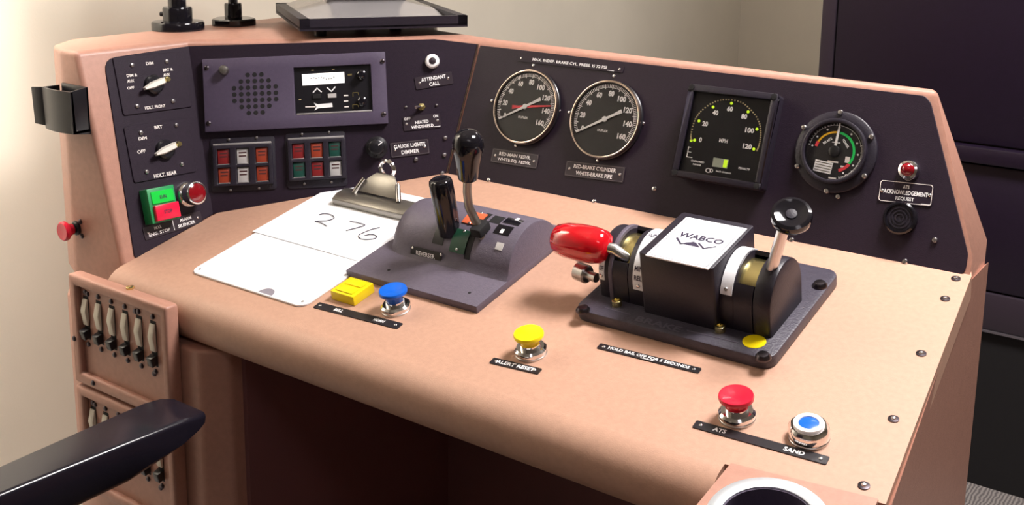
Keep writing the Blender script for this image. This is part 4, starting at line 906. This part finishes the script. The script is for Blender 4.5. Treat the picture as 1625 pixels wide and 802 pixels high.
# posts
def post(px, py, R_, Rc, Rt, label, knob=False, notched=False):
    p = on_deck(px, py); t = thing('mounting_post', label, 'post', T(p[0], p[1], ZT))
    if notched:
        bm = new(); loft(bm, [[(R_*(1-0.10*(0.5+0.5*cos(5*a)))*s*cos(a), R_*(1-0.10*(0.5+0.5*cos(5*a)))*s*sin(a), z) for a in [2*pi*k/60 for k in range(60)]] for s, z in ((1, 0), (1, 0.010), (0.95, 0.012), (0.4, 0.012))])
    else:
        bm = new(); lathe(bm, [(R_, 0), (R_, 0.012), (R_*0.96, 0.0145), (Rc*1.1, 0.0165)], 48)
    part('flange', bm, 'black_gloss', t)
    bm = new(); lathe(bm, [(Rc, 0.012), (Rc, 0.036), (Rc*0.93, 0.039), (Rt, 0.0395)], 36); part('collar', bm, 'black_gloss', t)
    bm = new(); lathe(bm, [(Rt, 0.02), (Rt, 0.30), (Rt*0.8, 0.302)], 28); part('tube', bm, 'black_gloss', t)
    if knob:
        bm = new(); lathe(bm, [(0.004, 0), (0.004, 0.006), (0.002, 0.007)], 12); part('set_screw', bm, 'black', t, T(-Rc*0.85, -Rc*0.5, 0.026) @ RZ(radians(30)) @ RY(-pi/2))
post(283, 47, 0.0435, 0.0245, 0.0150, 'black post with wide smooth flange and thick tube on the deck', True)
post(371, 39.5, 0.0390, 0.0150, 0.0082, 'slim black post with notched hand-wheel flange on the deck', False, True)
# monitor on its tray foot
a = on_deck(476, 50, 0.014); b = on_deck(742, 42.5, 0.014); d = b-a; L_ = float(np.linalg.norm(d)); rot = atan2(d[1], d[0])
dep = 0.295
t = thing('monitor', 'flat monitor on a black tray foot standing on the console deck', 'monitor', T(a[0], a[1], ZT+0.014) @ RZ(rot))
for fx, fy2 in ((0.04, 0.05), (L_-0.10, 0.10), (0.04, dep-0.04), (L_-0.14, dep-0.10)):
    bm = new(); lathe(bm, [(0.010, -0.014), (0.011, 0.001)], 14); part('rubber_foot', bm, 'black', t, T(fx, fy2, 0))
rim = 0.016; hR = 0.019
bm = new(); box(bm, 0, L_, 0, dep, 0, 0.006); ft = part('foot_base', bm, 'cast', t)
bm = new()
box(bm, 0, L_, 0, rim*0.5, 0.003, hR); box(bm, 0, L_, dep-rim, dep, 0.003, hR); box(bm, 0, rim, 0, dep, 0.003, hR); box(bm, L_-rim, L_, 0, dep, 0.003, hR); part('foot_rim', bm, 'cast', t)
bm = new(); n = 14
rings = []
for k in range(n+1):
    s = k/n; y = rim*0.5+(dep-rim*1.5)*s; h = 0.007+0.030*math.sin(pi*0.5*min(1, s*1.5))**2
    rings.append([(rim, y, 0.006), (L_-rim, y, 0.006), (L_-rim, y, h*0.5), (L_*0.72, y, h), (L_*0.28, y, h), (rim, y, h*0.5)])
loft(bm, rings); part('foot_pan', bm, 'silver', t)
bm = new(); loft(bm, [[(L_/2-wd, dep*0.55-0.012, z), (L_/2+wd, dep*0.55-0.012, z), (L_/2+wd, dep*0.55+0.02, z), (L_/2-wd, dep*0.55+0.02, z)] for z, wd in ((0.02, 0.075), (0.05, 0.065), (0.16, 0.05))]); part('neck', bm, 'silver', t, bevel=0.004)
bm = new(); box(bm, L_/2-0.20, L_/2+0.20, dep*0.55-0.055, dep*0.55-0.005, 0.075, 0.36); sc_ = part('screen_case', bm, 'silver', t, bevel=0.006)
bm = new(); box(bm, L_/2-0.185, L_/2+0.185, dep*0.55-0.0565, dep*0.55-0.054, 0.095, 0.345); part('screen', bm, 'black_gloss', sc_)

# ================================================================== LEFT END OF THE HOUSING
front = Plane((0, fy, ZO), (1, 0, 0), (0, 0, 1))
# handset pocket
hq = [front.uv(*p, 0.026) for p in ((72, 205), (137, 212), (135, 150), (72, 142))]
f = front.frame(*(sum(hq)/4)); L = lambda p, h=0.026: loc(f, front, *p, h)
t = thing('handset_holder', 'black plastic handset holder fixed to the tan end of the housing', 'holder', f)
x0, y0 = L((72, 204)); x1, y1 = L((131, 150)); 
x0 += 0.003; x1 = x0+0.072; y0, y1 = -0.031, 0.031
bm = new(); box(bm, x0+0.010, x1, y0, y1+0.004, 0.0, 0.004); part('back_plate', bm, 'black', t, bevel=0.001)
bm = new(); n = 8                                  # front wall, bowed
loft(bm, [[(x0+(x1-x0)*k/n, y0, 0.023+0.005*sin(pi*k/n)), (x0+(x1-x0)*k/n, y1, 0.025+0.005*sin(pi*k/n)), (x0+(x1-x0)*k/n, y1, 0.029+0.005*sin(pi*k/n)), (x0+(x1-x0)*k/n, y0, 0.027+0.005*sin(pi*k/n))] for k in range(n+1)]); part('front_wall', bm, 'black', t)
bm = new(); loft(bm, [[(x1-0.004, y0-0.004, 0.0), (x1, y0-0.004, 0.0), (x1, y1+0.004, 0.0), (x1-0.004, y1+0.004, 0.0)], [(x1-0.004, y0, 0.028), (x1, y0, 0.028), (x1, y1, 0.028), (x1-0.004, y1, 0.028)]]); part('side_wall', bm, 'black', t, bevel=0.0008)
bm = new(); box(bm, x0, x1, y0, y0+0.004, 0.0, 0.026); part('bottom_wall', bm, 'black', t)
bm = new(); loft(bm, [[(x0, y0+0.002, 0.002), (x0+0.003, y0+0.002, 0.002), (x0+0.003, y1, 0.002), (x0, y1, 0.002)], [(x0, y0+0.002, 0.026), (x0+0.003, y0+0.002, 0.026), (x0+0.003, y1, 0.028), (x0, y1, 0.028)]]); part('side_wall', bm, 'black', t)
bm = new(); loft(bm, [[(x0+0.001, y0+0.004, 0.024), (x0+0.001, y1, 0.026), (x0+0.002, y1, 0.029), (x0+0.002, y0+0.004, 0.027)], [(x0-0.019, y0+0.006, 0.030), (x0-0.019, y1-0.001, 0.032), (x0-0.018, y1-0.001, 0.035), (x0-0.018, y0+0.006, 0.033)]]); part('retaining_flap', bm, 'black', t, bevel=0.0008)
# small red button on the end
uv = front.uv(122, 362); f = front.frame(*uv); t = thing('red_push_button', 'small red push button on the tan end of the housing', 'push button', f)
bm = new(); lathe(bm, [(0.011, 0), (0.011, 0.003), (0.009, 0.005), (0.0075, 0.005), (0.0075, 0.010)], 24); part('collar', bm, 'black', t)
bm = new(); lathe(bm, [(0.0085, 0.008), (0.0098, 0.013), (0.0125, 0.016), (0.0150, 0.019), (0.0150, 0.023), (0.013, 0.025), (0.004, 0.0245)], 28); part('button_head', bm, 'red', t)
for dx, dy in ((0.011, 0.012), (0.013, -0.010)): screw(t, dx, dy, 0.0, 'd')
# breaker boxes
pf = Plane((0, -0.456, ZO), (1, 0, 0), (0, 0, 1)); HB = 0.022
def breaker_box(zt, zb, label, cols, detail):
    x0, x1 = -0.317, -0.090
    f = pf.frame((x0+x1)/2, (zt+zb)/2); t = thing('breaker_panel', label, 'breaker panel', f, 'breaker panels on the console pedestal')
    hw_, hh = (x1-x0)/2, (zt-zb)/2; rim = 0.016
    bm = new(); box(bm, -hw_+0.006, hw_-0.006, -hh+0.006, hh-0.006, 0, 0.012); part('back_plate', bm, 'brown', t)
    bm = new()
    oy = [(-hw_, -hh), (hw_, -hh), (hw_, hh), (-hw_, hh)]; iy = [(-hw_+rim, -hh+rim), (hw_-rim*0.9, -hh+rim), (hw_-rim*0.9, hh-rim), (-hw_+rim, hh-rim)]
    R4 = [[bm.verts.new((*p, z)) for p in pp] for pp, z in ((oy, 0.0), (oy, HB), (iy, HB), (iy, 0.010))]
    for A, B in zip(R4, R4[1:]+R4[:1]):
        for k in range(4): bm.faces.new((A[k], A[(k+1) % 4], B[(k+1) % 4], B[k]))
    part('raised_rim', bm, 'brown', t, bevel=0.004, seg=3)
    for k in range(6):
        if not cols: continue
        x = -hw_+0.027+k*0.0315; y = 0.026
        sl = thing_part = None
        bm = new(); box(bm, x-0.0062, x+0.0062, y-0.040, y+0.026, 0.012, 0.0124); slot = part('breaker_slot', bm, 'hole', t)
        bm = new(); loft(bm, [[(x-0.0058, yy, 0.0124), (x+0.0058, yy, 0.0124), (x+0.0058, yy, 0.0124+z), (x-0.0058, yy, 0.0124+z)] for yy, z in ((y-0.018, 0.003), (y+0.004, 0.0065), (y+0.022, 0.002))]); part('rocker', bm, 'breaker', slot, bevel=0.001)
        bm = new(); loft(bm, [[(x-0.0070, yy, 0.0124), (x+0.0070, yy, 0.0124), (x+0.0055, yy-0.003, 0.0124+z), (x-0.0055, yy-0.003, 0.0124+z)] for yy, z in ((y-0.036, 0.008), (y-0.022, 0.011))]); part('toggle', bm, 'black', slot, bevel=0.001)
        screw(t, x, y+0.032, 0.012, 'd'); screw(t, x, y-0.048, 0.012, 'd')
    for sx, sy in ((-0.081, hh-0.027), (0.032, hh-0.027), (hw_-0.046, -0.026), (-0.066, -hh+0.010)): screw(t, sx, sy, HB if sy < -0.06 else 0.012, 'd')
    screw(t, -hw_+0.007, -0.015, HB, 'd')
    return t
breaker_box(-0.105, -0.272, 'upper breaker panel of tan metal with ivory rocker breakers in a row', True, True)
breaker_box(-0.277, -0.444, 'lower tan breaker panel behind the black armrest', True, True)
bm = new(); uv = pf.uv(203, 462, 0.01); bm = new(); prism(bm, hexa(0.006), 0, 0.004)
tt = part('lock_nut', bm, 'brass', con, Matrix.Translation((uv[0], -0.462, Z(-0.105))), bevel=0.0008)

# ================================================================== CHAIR (its armrest reaches into view)
t = thing('chair', 'black padded chair with glossy armrest in front of the console', 'chair', T(0.28, -0.86, 0))
def rel(p): return Vector(p)-Vector((0.28, -0.86, 0))
AZ = Z(-0.20)
bm = new(); rings = []
for y, wl, wr, zb, zt2 in ((-1.05, -0.032, 0.004, 0.050, 0.0), (-0.95, -0.035, 0.012, 0.060, 0.0), (-0.76, -0.040, 0.022, 0.062, 0.0), (-0.62, -0.046, 0.030, 0.056, 0.0), (-0.55, -0.050, 0.034, 0.040, -0.001), (-0.525, -0.050, 0.033, 0.026, -0.004), (-0.510, -0.044, 0.026, 0.018, -0.008)):
    zt = AZ+zt2; e = 0.006
    arc = [(wr-e+e*sin(q), y, zt-e+e*cos(q)) for q in np.linspace(0, pi/2, 7)]
    rings.append([rel(p) for p in ((wl+e, y, zt), *arc, (wr-0.002, y, zt-max(zb, 0.012)*0.8), (wr-0.012, y, zt-zb), (wl+0.012, y, zt-zb), (wl, y, zt-zb*0.8), (wl, y, zt-e))])
loft(bm, rings); part('armrest', bm, 'rubber', t)
r2 = [[Vector((0.56-2*0 - 0, 0, 0))+Vector((-(p.x)-0.0, p.y, p.z)) - Vector((0.56, 0, 0))*1.0 for p in r] for r in rings]
bm = new(); loft(bm, r2); part('armrest', bm, 'rubber', t)
for sx in (-1, 1):
    bm = new(); tube(bm, [(sx*0.29, -0.10, AZ-0.05), (sx*0.29, -0.12, 0.50), (sx*0.20, -0.14, 0.43)], 0.016, 12); part('arm_support', bm, 'black', t)
bm = new(); prism(bm, rrect(-0.24, 0.24, -0.42, 0.02, 0.06, 6), 0.42, 0.49); part('seat', bm, 'rubber', t, bevel=0.015, seg=3)
bm = new(); prism(bm, rrect(-0.22, 0.22, 0.0, 0.42, 0.06, 6), 0, 0.06, T(0, -0.40, 0.50) @ RX(radians(96))); part('backrest', bm, 'rubber', t, bevel=0.015, seg=3)
bm = new(); lathe(bm, [(0.03, 0.06), (0.03, 0.43)], 20); part('column', bm, 'black', t, T(0, -0.20, 0))
for k in range(5):
    a = 2*pi*k/5+0.3; bm = new(); tube(bm, [(0, -0.20, 0.10), (0.24*cos(a), -0.20+0.24*sin(a), 0.055)], [0.025, 0.014], 10); part('leg', bm, 'black', t)
    bm = new(); lathe(bm, [(0.024, -0.012), (0.028, -0.008), (0.028, 0.008), (0.024, 0.012)], 16); part('caster', bm, 'black', t, T(0.24*cos(a), -0.20+0.24*sin(a), 0.028) @ RZ(a) @ RX(pi/2))

# ================================================================== BLACK CABINET BEHIND
CYF = 1.13
cp = Plane((0, CYF, ZO), (1, 0, 0), (0, 0, 1))
cxl = cp.uv(1302, 60)[0]; W = 1.6
t = thing('black_cabinet', 'tall black equipment cabinet standing behind the console', 'cabinet', T(cxl, CYF, 0))
bm = new(); box(bm, 0, W, 0.012, 0.65, 0, 2.05); part('carcass', bm, 'cab', t, bevel=0.003)
z1 = cp.uv(1577, 240)[1]+ZO; z2 = cp.uv(1577, 262)[1]+ZO; z3 = cp.uv(1595, 470)[1]+ZO; z4 = cp.uv(1595, 531)[1]+ZO
bm = new(); box(bm, 0.0, 0.032, 0.0, 0.03, z2, 2.04); part('stile', bm, 'cab2', t, bevel=0.002)
for k in range(2):
    bm = new(); box(bm, 0.036+k*0.78, 0.036+k*0.78+0.775, 0.0, 0.02, z1+0.012, 2.03); part('door', bm, 'cab', t, bevel=0.003)
bm = new(); box(bm, 0.0, W, -0.02, 0.03, z2+0.002, z1+0.008); part('shelf_edge', bm, 'cab', t, bevel=0.004)
for k in range(2):
    bm = new(); box(bm, 0.004+k*0.80, 0.004+k*0.80+0.792, 0.0, 0.02, z3+0.004, z2-0.004); part('drawer_front', bm, 'cab', t, bevel=0.003)
bm = new(); box(bm, 0.0, W, -0.006, 0.03, z4+0.004, z3); part('rail', bm, 'cab2', t, bevel=0.003)
bm = new(); box(bm, 0.0, W, -0.008, 0.03, z4-0.002, z4+0.003); part('rail_trim', bm, 'cab_line', t)
bm = new(); box(bm, 0.0, W, 0.006, 0.03, 0.0, z4-0.004); part('plinth', bm, 'hole', t)
